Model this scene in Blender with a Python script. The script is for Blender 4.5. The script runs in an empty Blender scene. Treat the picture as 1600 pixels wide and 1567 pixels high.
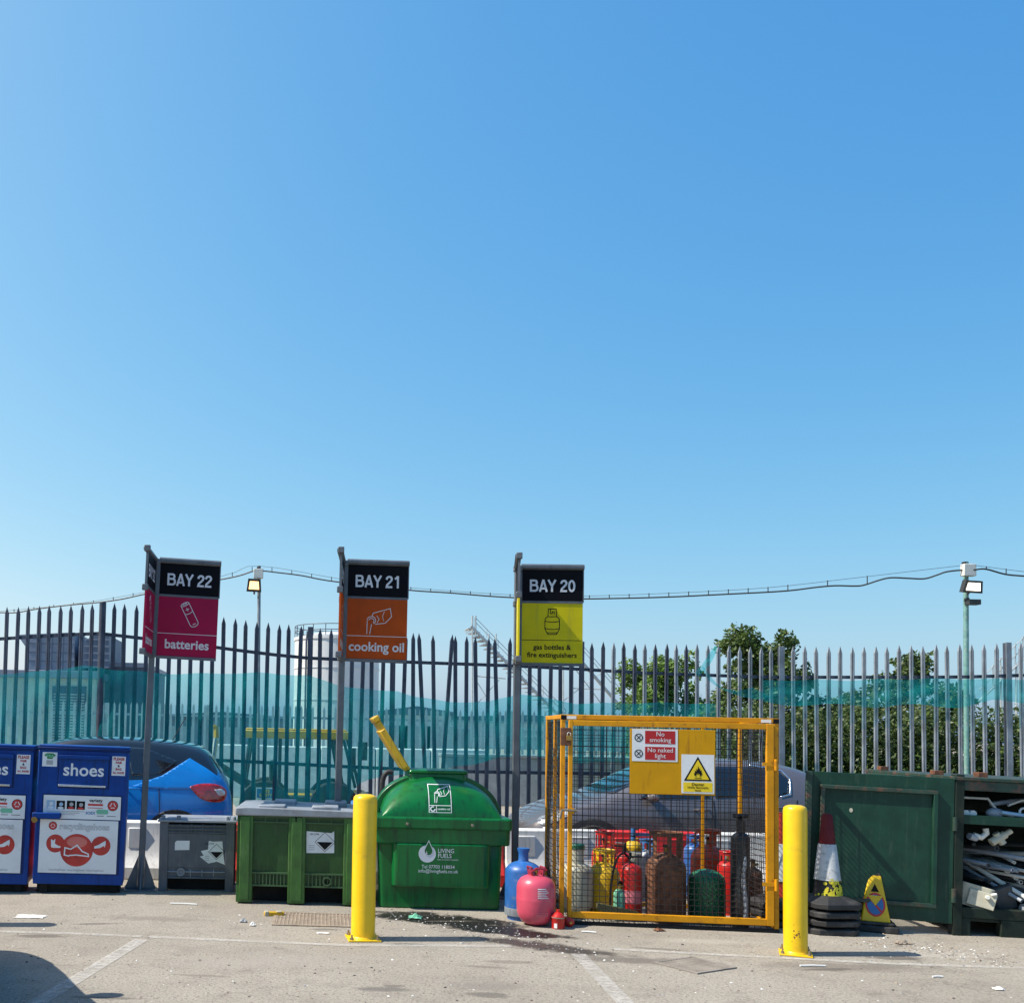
import bpy, bmesh, math, random
from mathutils import Vector, Matrix
from mathutils.bvhtree import BVHTree
R = math.radians
random.seed(7)
scene = bpy.context.scene
COL = scene.collection

# ------------------------------------------------------------------ camera
F = 1600.0; CXP, CYP = 450.0, 1060.0
EYE = 1.7
PITCH, ROLL = R(2.79), R(1.2)
_f = Vector((0, math.cos(PITCH), math.sin(PITCH)))
_u0 = Vector((0, -math.sin(PITCH), math.cos(PITCH))); _r0 = Vector((1, 0, 0))
_r = _r0*math.cos(ROLL) + _u0*math.sin(ROLL)
_u = _u0*math.cos(ROLL) - _r0*math.sin(ROLL)
cam_d = bpy.data.cameras.new('camera'); cam = bpy.data.objects.new('camera', cam_d); COL.objects.link(cam)
Mx = Matrix((( _r.x, _u.x, -_f.x, 0), (_r.y, _u.y, -_f.y, 0), (_r.z, _u.z, -_f.z, EYE), (0, 0, 0, 1)))
cam.matrix_world = Mx
cam_d.sensor_width = 36; cam_d.lens = 36*F/1600; cam_d.shift_x = (800-CXP)/1600; cam_d.shift_y = (CYP-783.5)/1600
cam_d.clip_start = 0.1; cam_d.clip_end = 6000
scene.camera = cam

def ray(x, y):
    return _r*((x-CXP)/F) - _u*((y-CYP)/F) + _f
def P(x, y, d):                      # point seen at photo position (x,y), d metres in front of the camera
    v = ray(x, y); return Vector((0, 0, EYE)) + v*(d/v.y)
def G(x, y, z=0.0):                  # ground point
    v = ray(x, y); return Vector((0, 0, EYE)) + v*((z-EYE)/v.z)
def lerp(tab, x):
    if x <= tab[0][0]: return tab[0][1]
    for (a, b), (c, d) in zip(tab, tab[1:]):
        if x <= c: return b + (d-b)*(x-a)/(c-a)
    return tab[-1][1]

# ------------------------------------------------------------------ materials
def new_mat(name):
    m = bpy.data.materials.new(name); m.use_nodes = True
    nt = m.node_tree; b = nt.nodes['Principled BSDF']
    return m, nt, b
def N(nt, t, **kw):
    n = nt.nodes.new(t)
    for k, v in kw.items(): setattr(n, k, v)
    return n
def mixc(nt, fac, a, b, blend='MIX'):
    n = N(nt, 'ShaderNodeMix', data_type='RGBA', blend_type=blend)
    for s, v in ((0, fac), (6, a), (7, b)):
        if isinstance(v, (int, float)): n.inputs[s].default_value = v
        elif isinstance(v, (tuple, list)): n.inputs[s].default_value = (*v[:3], 1)
        else: nt.links.new(v, n.inputs[s])
    return n.outputs[2]
def mathn(nt, op, a, b=None, c=None, clamp=False):
    n = N(nt, 'ShaderNodeMath', operation=op, use_clamp=clamp)
    for i, v in enumerate((a, b, c)):
        if v is None: continue
        if isinstance(v, (int, float)): n.inputs[i].default_value = v
        else: nt.links.new(v, n.inputs[i])
    return n.outputs[0]
def coords(nt, scale=(1, 1, 1), world=False):
    if world:
        g = N(nt, 'ShaderNodeNewGeometry'); src = g.outputs['Position']
    else:
        tc = N(nt, 'ShaderNodeTexCoord'); oi = N(nt, 'ShaderNodeObjectInfo')
        va = N(nt, 'ShaderNodeVectorMath', operation='ADD')
        mu = mathn(nt, 'MULTIPLY', oi.outputs['Random'], 37.0)
        nt.links.new(tc.outputs['Object'], va.inputs[0]); nt.links.new(mu, va.inputs[1]); src = va.outputs[0]
    mp = N(nt, 'ShaderNodeMapping'); mp.inputs['Scale'].default_value = scale
    nt.links.new(src, mp.inputs['Vector']); return mp.outputs[0]
def noise(nt, vec, scale, detail=4, rough=.55):
    n = N(nt, 'ShaderNodeTexNoise'); n.inputs['Scale'].default_value = scale
    n.inputs['Detail'].default_value = detail; n.inputs['Roughness'].default_value = rough
    nt.links.new(vec, n.inputs['Vector']); return n.outputs['Fac']
def ramp(nt, fac, lo, hi):
    n = N(nt, 'ShaderNodeMapRange'); n.inputs[1].default_value = lo; n.inputs[2].default_value = hi
    nt.links.new(fac, n.inputs[0]); return n.outputs[0]
def mat(name, col, rough=.5, metal=0.0, var=.18, scale=6, dirt=None, damt=.5, dscale=5, streak=False, bump=.15, bscale=60, coat=0.0, spec=.5, dlo=.52):
    m, nt, b = new_mat(name)
    v = coords(nt); vs = coords(nt, (6, 6, .7)) if streak else v
    n1 = noise(nt, v, scale)
    c = mixc(nt, ramp(nt, n1, .3, .7), [x*(1-var) for x in col], [min(1, x*(1+var)) for x in col])
    if dirt:
        n2 = noise(nt, vs, dscale, 6, .65)
        c = mixc(nt, mathn(nt, 'MULTIPLY', ramp(nt, n2, dlo, dlo+.16), damt), c, dirt)
    nt.links.new(c, b.inputs['Base Color'])
    rr = mathn(nt, 'ADD', mathn(nt, 'MULTIPLY', noise(nt, v, scale*2.3), .25), rough-.12, clamp=True)
    nt.links.new(rr, b.inputs['Roughness'])
    b.inputs['Metallic'].default_value = metal
    b.inputs['Specular IOR Level'].default_value = spec
    b.inputs['Coat Weight'].default_value = coat; b.inputs['Coat Roughness'].default_value = .06
    if bump:
        bn = N(nt, 'ShaderNodeBump'); bn.inputs['Strength'].default_value = bump; bn.inputs['Distance'].default_value = .004
        nt.links.new(noise(nt, v, bscale, 3), bn.inputs['Height']); nt.links.new(bn.outputs[0], b.inputs['Normal'])
    return m
def flat(name, col, rough=.55):
    return mat(name, col, rough, var=.06, bump=0)

M = {}
M['yellow_post'] = mat('bollard yellow paint', (.80, .50, .003), .38, var=.07, dirt=(.42, .23, .03), damt=.5, dscale=7, dlo=.59, bump=.06, coat=.15)
M['galv'] = mat('galvanised steel', (.055, .068, .10), .5, .3, var=.3, scale=5, dirt=(.11, .085, .07), damt=.45, dscale=4, streak=True, bump=.1)  # dark enough to paint in the shade on the left fence pales
M['galv_pale_sunlit'] = mat('pale and sunlit galvanised steel', (.22, .25, .285), .5, .3, var=.3, scale=4, dirt=(.10, .095, .09), damt=.6, streak=True)  # lighter copy paints sunlight on the right fence; also plain pale steel
M['post_steel'] = mat('sign post steel', (.115, .13, .15), .5, .3, var=.2, scale=5, dirt=(.06, .065, .075), damt=.4, streak=True)
M['bolt'] = mat('bolt steel', (.28, .24, .18), .45, .7, dirt=(.16, .07, .03), damt=.7)
M['blue_bank'] = mat('blue bank paint', (.003, .046, .245), .4, var=.14, dirt=(.006, .025, .075), damt=.5, streak=True, bump=.08, spec=.25)
M['blue_dark'] = mat('dark blue bank trim', (.002, .018, .105), .45, var=.15, dirt=(.006, .01, .02), damt=.4, spec=.25)
M['white'] = mat('white vinyl', (.70, .72, .74), .5, var=.05, dirt=(.42, .42, .42), damt=.35, dscale=4, bump=0)
M['paper'] = mat('white paper', (.74, .74, .72), .7, var=.05, dirt=(.4, .38, .34), damt=.3, bump=0)
M['black'] = mat('black print', (.005, .005, .006), .6, var=.05, bump=0, spec=.2)
M['sign_black'] = mat('black sign face', (.003, .003, .006), .6, var=.06, bump=0, spec=.12)
M['letter'] = flat('pale grey lettering', (.62, .64, .68))
M['red_print'] = flat('red print', (.52, .03, .03))
M['red_ball'] = mat('red ball print', (.46, .035, .025), .45, var=.35, scale=5, bump=0)
M['green_print'] = flat('green print', (.03, .20, .05))
M['mint_print'] = flat('mint green print', (.16, .45, .30))
M['blue_print'] = flat('blue print', (.03, .15, .38))
M['pale_blue_print'] = flat('pale blue print', (.30, .45, .60))
M['grey_print'] = flat('grey print', (.36, .37, .38))
M['chrome'] = mat('bare steel', (.70, .71, .72), .25, .9, var=.1)
M['magenta'] = mat('magenta sign face', (.34, .003, .055), .5, var=.08, dirt=(.22, .012, .045), damt=.5, streak=True, dscale=3, bump=0, spec=.2)
M['orange'] = mat('orange sign face', (.43, .064, .002), .5, var=.08, dirt=(.29, .05, .008), damt=.5, streak=True, dscale=3, bump=0, spec=.2)
M['sign_yellow'] = mat('yellow sign face', (.62, .53, .004), .5, var=.08, dirt=(.44, .38, .03), damt=.5, streak=True, dscale=3, bump=0, spec=.2)
M['grey_box'] = mat('grey moulded plastic', (.085, .095, .11), .55, var=.18, dirt=(.19, .19, .18), damt=.4, dscale=6, streak=True)
M['grey_lid'] = mat('pale grey plastic lid', (.24, .265, .30), .5, var=.15, dirt=(.11, .11, .105), damt=.5)
M['green_box'] = mat('green moulded plastic', (.036, .118, .018), .5, var=.28, dirt=(.105, .185, .065), damt=.55, dscale=4, streak=True, bump=.2)
M['green_box_panel'] = mat('green plastic panel', (.014, .064, .008), .5, var=.25, dirt=(.045, .095, .03), damt=.55, streak=True)
M['green_box_rib'] = mat('green plastic rib', (.038, .09, .032), .55, var=.2)
M['oil_green'] = mat('glossy green plastic', (.0025, .125, .027), .32, var=.22, scale=2.5, dirt=(.006, .045, .016), damt=.75, dscale=3, streak=True, bump=.08, coat=.1, spec=.35, dlo=.5)
M['shade_and_dark'] = mat('dark parts and underside shade', (.012, .012, .012), .9, bump=0)  # near black; blocks under banks and boxes paint in the shade there
M['flap_yellow'] = mat('dull yellow plastic', (.60, .36, .01), .45, var=.12, dirt=(.25, .13, .02), damt=.6, streak=True)
M['cage_yellow'] = mat('worn yellow cage paint', (.60, .26, .003), .45, var=.14, dirt=(.13, .05, .015), damt=.85, dscale=11, dlo=.575, bump=.2, spec=.3)
M['cage_board'] = mat('yellow notice board', (.56, .275, .003), .45, var=.07, dirt=(.26, .09, .015), damt=.6, dscale=5, streak=True, dlo=.58, bump=.05, spec=.2)
M['mesh_wire'] = mat('rusty mesh wire', (.022, .018, .018), .65, .2, var=.4, scale=9, dirt=(.15, .06, .025), damt=.6, dlo=.57)
M['notice_red'] = flat('notice red', (.40, .008, .010))
M['notice_yellow'] = flat('notice yellow', (.78, .56, .01))
M['rubber'] = mat('black rubber', (.018, .018, .019), .65, var=.3, dirt=(.09, .085, .08), damt=.6, dscale=7)
M['rust'] = mat('rusty steel', (.13, .052, .026), .75, .05, var=.5, scale=14, dirt=(.24, .11, .055), damt=.75, dscale=18, bump=.5)
M['blue_bottle'] = mat('blue bottle paint', (.018, .11, .36), .42, var=.2, dirt=(.17, .21, .26), damt=.8, dscale=8, dlo=.53)
M['pink_bottle'] = mat('pink bottle paint', (.58, .072, .125), .34, var=.10, dirt=(.36, .07, .085), damt=.5, dscale=6, coat=.15)
M['pink_dark'] = mat('dark pink handle', (.28, .018, .035), .4)
M['red_bottle'] = mat('red bottle paint', (.45, .012, .010), .38, var=.2, dirt=(.13, .035, .025), damt=.75, dscale=8, dlo=.56, coat=.1)
M['orange_bottle'] = mat('orange red bottle paint', (.50, .060, .02), .45, var=.25, dirt=(.24, .10, .06), damt=.8, dscale=7, dlo=.50)
M['yellow_bottle'] = mat('yellow bottle paint', (.66, .42, .01), .42, var=.15, dirt=(.26, .15, .04), damt=.7, dscale=8, dlo=.54)
M['cream_bottle'] = mat('cream bottle paint', (.42, .42, .34), .5, var=.15, dirt=(.24, .21, .15), damt=.8, dscale=7)
M['green_bottle'] = mat('green bottle paint', (.008, .12, .062), .4, var=.15, dirt=(.01, .06, .04), damt=.5)
M['black_bottle'] = mat('black bottle paint', (.016, .017, .02), .4, var=.2, dirt=(.12, .13, .14), damt=.6, streak=True)
M['brass'] = mat('brass valve', (.36, .22, .06), .4, .8)
M['olive'] = mat('dull olive paint', (.12, .11, .045), .5, dirt=(.05, .05, .03))
M['barrier_white'] = mat('white barrier plastic', (.66, .67, .67), .5, var=.06, dirt=(.34, .33, .30), damt=.5, streak=True)
M['barrier_red'] = mat('red barrier plastic', (.58, .022, .02), .45, var=.1, dirt=(.38, .05, .04), damt=.4)
M['cone_red'] = mat('cone red plastic', (.46, .035, .015), .5, var=.2, dirt=(.16, .03, .02), damt=.5)
M['cone_maroon'] = mat('faded dark red cone plastic', (.11, .009, .012), .6, var=.2, dirt=(.05, .006, .006), spec=.25)
M['cone_white'] = mat('grubby white sleeve', (.50, .51, .52), .5, var=.12, dirt=(.16, .16, .16), damt=.7, dscale=18, bump=.3)
M['splash'] = mat('yellow paint splash', (.62, .55, .03), .6, var=.2)
M['cone_yellow'] = mat('yellow cone plastic', (.70, .45, .008), .45, var=.1, dirt=(.32, .21, .03), damt=.5)
M['skip_green'] = mat('dark green container paint', (.0075, .042, .027), .45, var=.25, dirt=(.055, .09, .062), damt=.45, dscale=5, streak=True, dlo=.56, spec=.3)
M['skip_edge'] = mat('rusty dark green edge', (.016, .042, .029), .55, var=.3, dirt=(.13, .06, .04), damt=.85, dscale=10, dlo=.5)
M['skip_dark'] = mat('grimy dark green frame', (.012, .022, .016), .65, var=.3, dirt=(.05, .042, .032), damt=.5, spec=.25)
M['pipe_grey'] = mat('grey pipe', (.30, .33, .38), .42, var=.12)
M['pipe_white'] = mat('white pipe', (.66, .66, .62), .42, var=.08, dirt=(.35, .35, .3), damt=.35)
M['pipe_dark'] = mat('dark pipe', (.045, .048, .052), .5, var=.2)
M['pipe_brown'] = mat('brown pipe', (.12, .085, .06), .5, var=.2)
M['car_blue'] = mat('blue metallic car paint', (.002, .195, .60), .3, .1, var=.03, bump=0, coat=.7)
M['car_black'] = mat('gloss black car panel', (.008, .010, .014), .15, 0, var=.05, bump=0, coat=1.0)
M['car_grey'] = mat('graphite metallic car paint', (.135, .125, .135), .32, .3, var=.04, bump=0, coat=.8)
M['car_glass'] = mat('tinted car glass', (.010, .013, .018), .04, 0, var=.02, bump=0, coat=1.0)
M['car_plastic'] = mat('black car plastic', (.02, .02, .022), .55, bump=.1)
M['tail_red'] = mat('red tail lamp', (.36, .008, .010), .12, var=.5, scale=24, bump=0, coat=1.0)
M['lamp_clear'] = mat('clear lamp lens', (.55, .58, .60), .1, .3, bump=0, coat=1.0)
M['tyre'] = mat('tyre', (.02, .02, .02), .8)
M['cladding'] = mat('grey metal cladding', (.19, .22, .28), .5, .1, var=.12, scale=2)
M['cladding_dark'] = mat('dark grey cladding', (.085, .115, .17), .5, .1, var=.12, scale=2)
M['render'] = mat('cream render', (.56, .55, .47), .8, var=.08, scale=2, dirt=(.36, .34, .28), damt=.4, streak=True)
M['louvre'] = mat('louvre metal', (.40, .43, .43), .5, .2)
M['tank'] = mat('white tank paint', (.62, .63, .63), .45, var=.05, scale=2, dirt=(.42, .42, .4), damt=.3, streak=True)
M['wall_pale'] = mat('pale rough concrete', (.66, .66, .64), .85, var=.12, scale=7, bump=.5, bscale=18)
M['wall_grey'] = mat('grey concrete', (.27, .285, .30), .85, var=.18, scale=5, dirt=(.17, .17, .17), damt=.5, streak=True)
M['far_steel'] = mat('far fence steel', (.44, .47, .48), .5, .2, var=.15)
M['machine_yellow'] = mat('machine yellow', (.62, .34, .01), .45, var=.1)
M['machine_dark'] = mat('machine dark', (.025, .027, .03), .5)
M['bark'] = mat('bark', (.09, .065, .045), .9, var=.3, scale=12, bump=.6, bscale=30)
M['cable'] = mat('black cable', (.012, .013, .018), .6)
M['green_pole'] = mat('weathered pale green pole', (.16, .32, .30), .5, .2, var=.3, scale=9, dirt=(.34, .38, .38), damt=.7, dscale=14)
M['plastic_box'] = mat('white junction box', (.62, .62, .58), .5, var=.05)
M['crate'] = mat('off white cistern plastic', (.46, .44, .35), .5, var=.15, dirt=(.25, .23, .17), damt=.6)

def emit(name, col, s):
    m, nt, b = new_mat(name)
    b.inputs['Base Color'].default_value = (*col, 1); b.inputs['Emission Color'].default_value = (*col, 1)
    b.inputs['Emission Strength'].default_value = s; return m
M['lamp_warm'] = emit('lit warm lamp', (1, .55, .20), 2.0)
M['lamp_white'] = emit('lit white lamp', (1, .93, .78), 3)

def leaf_mat(name, dark, light):
    m, nt, b = new_mat(name)
    v = coords(nt); n1 = noise(nt, v, 1.6, 3); n2 = noise(nt, v, 14, 2)
    f = mathn(nt, 'ADD', mathn(nt, 'MULTIPLY', ramp(nt, n1, .3, .7), .5), mathn(nt, 'MULTIPLY', ramp(nt, n2, .3, .7), .5))
    c = mixc(nt, f, dark, light); nt.links.new(c, b.inputs['Base Color'])
    b.inputs['Roughness'].default_value = .5
    tr = N(nt, 'ShaderNodeBsdfTranslucent'); nt.links.new(mixc(nt, .5, c, light), tr.inputs['Color'])
    mx = N(nt, 'ShaderNodeMixShader'); mx.inputs[0].default_value = .3
    nt.links.new(b.outputs[0], mx.inputs[1]); nt.links.new(tr.outputs[0], mx.inputs[2])
    nt.links.new(mx.outputs[0], nt.nodes['Material Output'].inputs['Surface']); return m
M['leaf_bright'] = leaf_mat('bright leaves', (.07, .16, .02), (.20, .32, .05))
M['leaf_mid'] = leaf_mat('mid leaves', (.04, .085, .018), (.13, .19, .045))
M['leaf_dark'] = leaf_mat('hedge leaves', (.024, .050, .013), (.095, .13, .035))
M['grass'] = leaf_mat('grass', (.07, .13, .02), (.16, .24, .05))

def net_mat():
    m, nt, b = new_mat('teal debris netting')
    v = coords(nt, (1, 1, 1), True)
    n1 = noise(nt, v, 2.2, 4)
    c = mixc(nt, ramp(nt, n1, .3, .7), (.004, .42, .46), (.012, .60, .62))
    nt.links.new(c, b.inputs['Base Color']); b.inputs['Roughness'].default_value = .7
    tl = N(nt, 'ShaderNodeBsdfTranslucent'); nt.links.new(c, tl.inputs[0])
    m1 = N(nt, 'ShaderNodeMixShader'); m1.inputs[0].default_value = .55
    nt.links.new(b.outputs[0], m1.inputs[1]); nt.links.new(tl.outputs[0], m1.inputs[2])
    tr = N(nt, 'ShaderNodeBsdfTransparent'); tr.inputs[0].default_value = (.60, .92, .95, 1)
    m2 = N(nt, 'ShaderNodeMixShader')
    wv = noise(nt, coords(nt, (90, 90, 90), True), 1.0, 1)
    fac = mathn(nt, 'ADD', mathn(nt, 'MULTIPLY', ramp(nt, n1, .35, .65), .14), mathn(nt, 'ADD', mathn(nt, 'MULTIPLY', wv, .25), .08), clamp=True)
    nt.links.new(fac, m2.inputs[0])
    nt.links.new(tr.outputs[0], m2.inputs[1]); nt.links.new(m1.outputs[0], m2.inputs[2])
    nt.links.new(m2.outputs[0], nt.nodes['Material Output'].inputs['Surface']); return m
M['net'] = net_mat()

def paint_mat():
    m, nt, b = new_mat('worn white line paint')
    v = coords(nt, (1, 1, 1), True)
    n = noise(nt, v, 16, 8, .75); n2 = noise(nt, v, 2.2, 3)
    b.inputs['Base Color'].default_value = (.56, .54, .50, 1); b.inputs['Roughness'].default_value = .8
    tr = N(nt, 'ShaderNodeBsdfTransparent'); mx = N(nt, 'ShaderNodeMixShader')
    f = mathn(nt, 'MULTIPLY', ramp(nt, n, .28, .62), ramp(nt, n2, .05, .55)); f = mathn(nt, 'MULTIPLY', f, .72)
    nt.links.new(f, mx.inputs[0]); nt.links.new(tr.outputs[0], mx.inputs[1]); nt.links.new(b.outputs[0], mx.inputs[2])
    nt.links.new(mx.outputs[0], nt.nodes['Material Output'].inputs['Surface']); return m
M['paint'] = paint_mat()

def ground_mat():
    m, nt, b = new_mat('worn concrete yard')
    v = coords(nt, (1, 1, 1), True)
    big = noise(nt, v, .55, 5); mid = noise(nt, v, 3.1, 6, .7); fine = noise(nt, v, 46, 4, .8); spec = noise(nt, v, 120, 2, .6)
    c = mixc(nt, ramp(nt, big, .3, .7), (.285, .256, .214), (.375, .342, .290))
    c = mixc(nt, mathn(nt, 'MULTIPLY', ramp(nt, mid, .50, .72), .5), c, (.18, .158, .135))
    c = mixc(nt, mathn(nt, 'MULTIPLY', ramp(nt, fine, .50, .64), .8), c, (.10, .088, .075))
    c = mixc(nt, mathn(nt, 'MULTIPLY', ramp(nt, spec, .60, .72), .55), c, (.48, .46, .42))
    # shallow dark scuffs stretched across the yard
    sc = noise(nt, coords(nt, (2.2, 7, 1), True), 1.0, 7, .7)
    c = mixc(nt, mathn(nt, 'MULTIPLY', ramp(nt, sc, .60, .72), .55), c, (.16, .14, .12))
    cr = N(nt, 'ShaderNodeTexVoronoi', feature='DISTANCE_TO_EDGE'); cr.inputs['Scale'].default_value = .38
    dv = N(nt, 'ShaderNodeVectorMath', operation='ADD'); nz = N(nt, 'ShaderNodeTexNoise'); nz.inputs['Scale'].default_value = 2.3; nz.inputs['Detail'].default_value = 5
    nt.links.new(v, nz.inputs['Vector']); nt.links.new(v, dv.inputs[0]); nt.links.new(nz.outputs['Color'], dv.inputs[1]); nt.links.new(dv.outputs[0], cr.inputs['Vector'])
    c = mixc(nt, mathn(nt, 'MULTIPLY', mathn(nt, 'MULTIPLY', mathn(nt, 'SUBTRACT', 1.0, ramp(nt, cr.outputs['Distance'], .0, .008)), ramp(nt, mid, .48, .6)), .5), c, (.13, .115, .10))
    wet_total = None
    def blot(px, py, sx, sy, rot, col, amt, soft=.5):
        nonlocal c, wet_total
        g = G(px, py)
        mp = N(nt, 'ShaderNodeMapping', vector_type='TEXTURE')
        mp.inputs['Location'].default_value = (g.x, g.y, 0); mp.inputs['Rotation'].default_value = (0, 0, R(rot)); mp.inputs['Scale'].default_value = (sx, sy, 1)
        nt.links.new(v, mp.inputs['Vector'])
        gr = N(nt, 'ShaderNodeTexGradient', gradient_type='SPHERICAL'); nt.links.new(mp.outputs[0], gr.inputs[0])
        f = mathn(nt, 'ADD', gr.outputs['Fac'], mathn(nt, 'MULTIPLY', mathn(nt, 'SUBTRACT', noise(nt, v, 5, 6, .7), .5), 1.1))
        f = mathn(nt, 'MULTIPLY', ramp(nt, f, .34, .34+soft), amt)
        c = mixc(nt, f, c, col)
        return f
    w1 = blot(690, 1436, 1.25, .46, -18, (.020, .018, .016), 1.0, .2)
    w2 = blot(775, 1452, 1.05, .34, -28, (.018, .016, .015), 1.0, .2)
    w3 = blot(850, 1478, 1.05, .30, -30, (.045, .036, .03), .9, .3)
    w4 = blot(640, 1427, .55, .22, 0, (.035, .032, .028), .9, .25)
    blot(990, 1500, 1.1, .26, -6, (.13, .115, .10), .75, .4)
    blot(1330, 1510, 1.2, .3, 0, (.15, .13, .11), .6, .4)
    blot(500, 1440, .75, .36, 0, (.22, .145, .09), .6, .4)
    blot(600, 1545, .32, .12, 0, (.12, .11, .10), .7, .3)
    blot(760, 1540, .5, .25, 0, (.20, .18, .16), .6, .4)
    blot(250, 1435, .9, .2, -5, (.17, .15, .13), .5, .4)
    blot(1100, 1470, .8, .2, 0, (.39, .36, .31), .6, .4)
    blot(1450, 1490, .9, .25, 0, (.42, .39, .34), .6, .4)
    blot(430, 1500, 1.4, .5, 10, (.34, .31, .27), .5, .5)
    blot(1290, 1448, .7, .3, 0, (.10, .085, .07), .6, .4)
    rg_ = random.Random(12)
    for _ in range(16):
        blot(rg_.uniform(20, 1580), rg_.uniform(1415, 1560), rg_.uniform(.12, .42), rg_.uniform(.05, .14), rg_.uniform(-12, 12), rg_.choice([(.13, .115, .10), (.17, .15, .125), (.10, .09, .08)]), rg_.uniform(.5, .85), .25)
    nt.links.new(c, b.inputs['Base Color'])
    wet = mathn(nt, 'MAXIMUM', mathn(nt, 'MAXIMUM', w1, w2), mathn(nt, 'MAXIMUM', w3, w4))
    nt.links.new(mathn(nt, 'SUBTRACT', .9, mathn(nt, 'MULTIPLY', wet, .55)), b.inputs['Roughness'])
    b.inputs['Specular IOR Level'].default_value = .25
    bn = N(nt, 'ShaderNodeBump'); bn.inputs['Strength'].default_value = .9; bn.inputs['Distance'].default_value = .014
    h = mathn(nt, 'ADD', mathn(nt, 'MULTIPLY', fine, .7), mathn(nt, 'MULTIPLY', mid, .6))
    nt.links.new(h, bn.inputs['Height']); nt.links.new(bn.outputs[0], b.inputs['Normal'])
    return m
M['ground'] = ground_mat()

# ------------------------------------------------------------------ mesh helper
_txt = {}
def text_geo(s, size, bold=0.0, sx=1.0, align='CENTER'):
    key = (s, size, bold, sx, align)
    if key in _txt: return _txt[key]
    cu = bpy.data.curves.new('t', 'FONT'); cu.body = s; cu.size = size; cu.align_x = align; cu.align_y = 'CENTER'
    cu.offset = bold*size; cu.resolution_u = 3; cu.fill_mode = 'BOTH'; cu.space_line = .85
    ob = bpy.data.objects.new('t', cu); COL.objects.link(ob)
    dg = bpy.context.evaluated_depsgraph_get(); me = bpy.data.meshes.new_from_object(ob.evaluated_get(dg))
    vs = [(v.co.x*sx, v.co.y) for v in me.vertices]; fs = [tuple(p.vertices) for p in me.polygons]
    bpy.data.objects.remove(ob); bpy.data.curves.remove(cu); bpy.data.meshes.remove(me)
    _txt[key] = (vs, fs); return vs, fs

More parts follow.
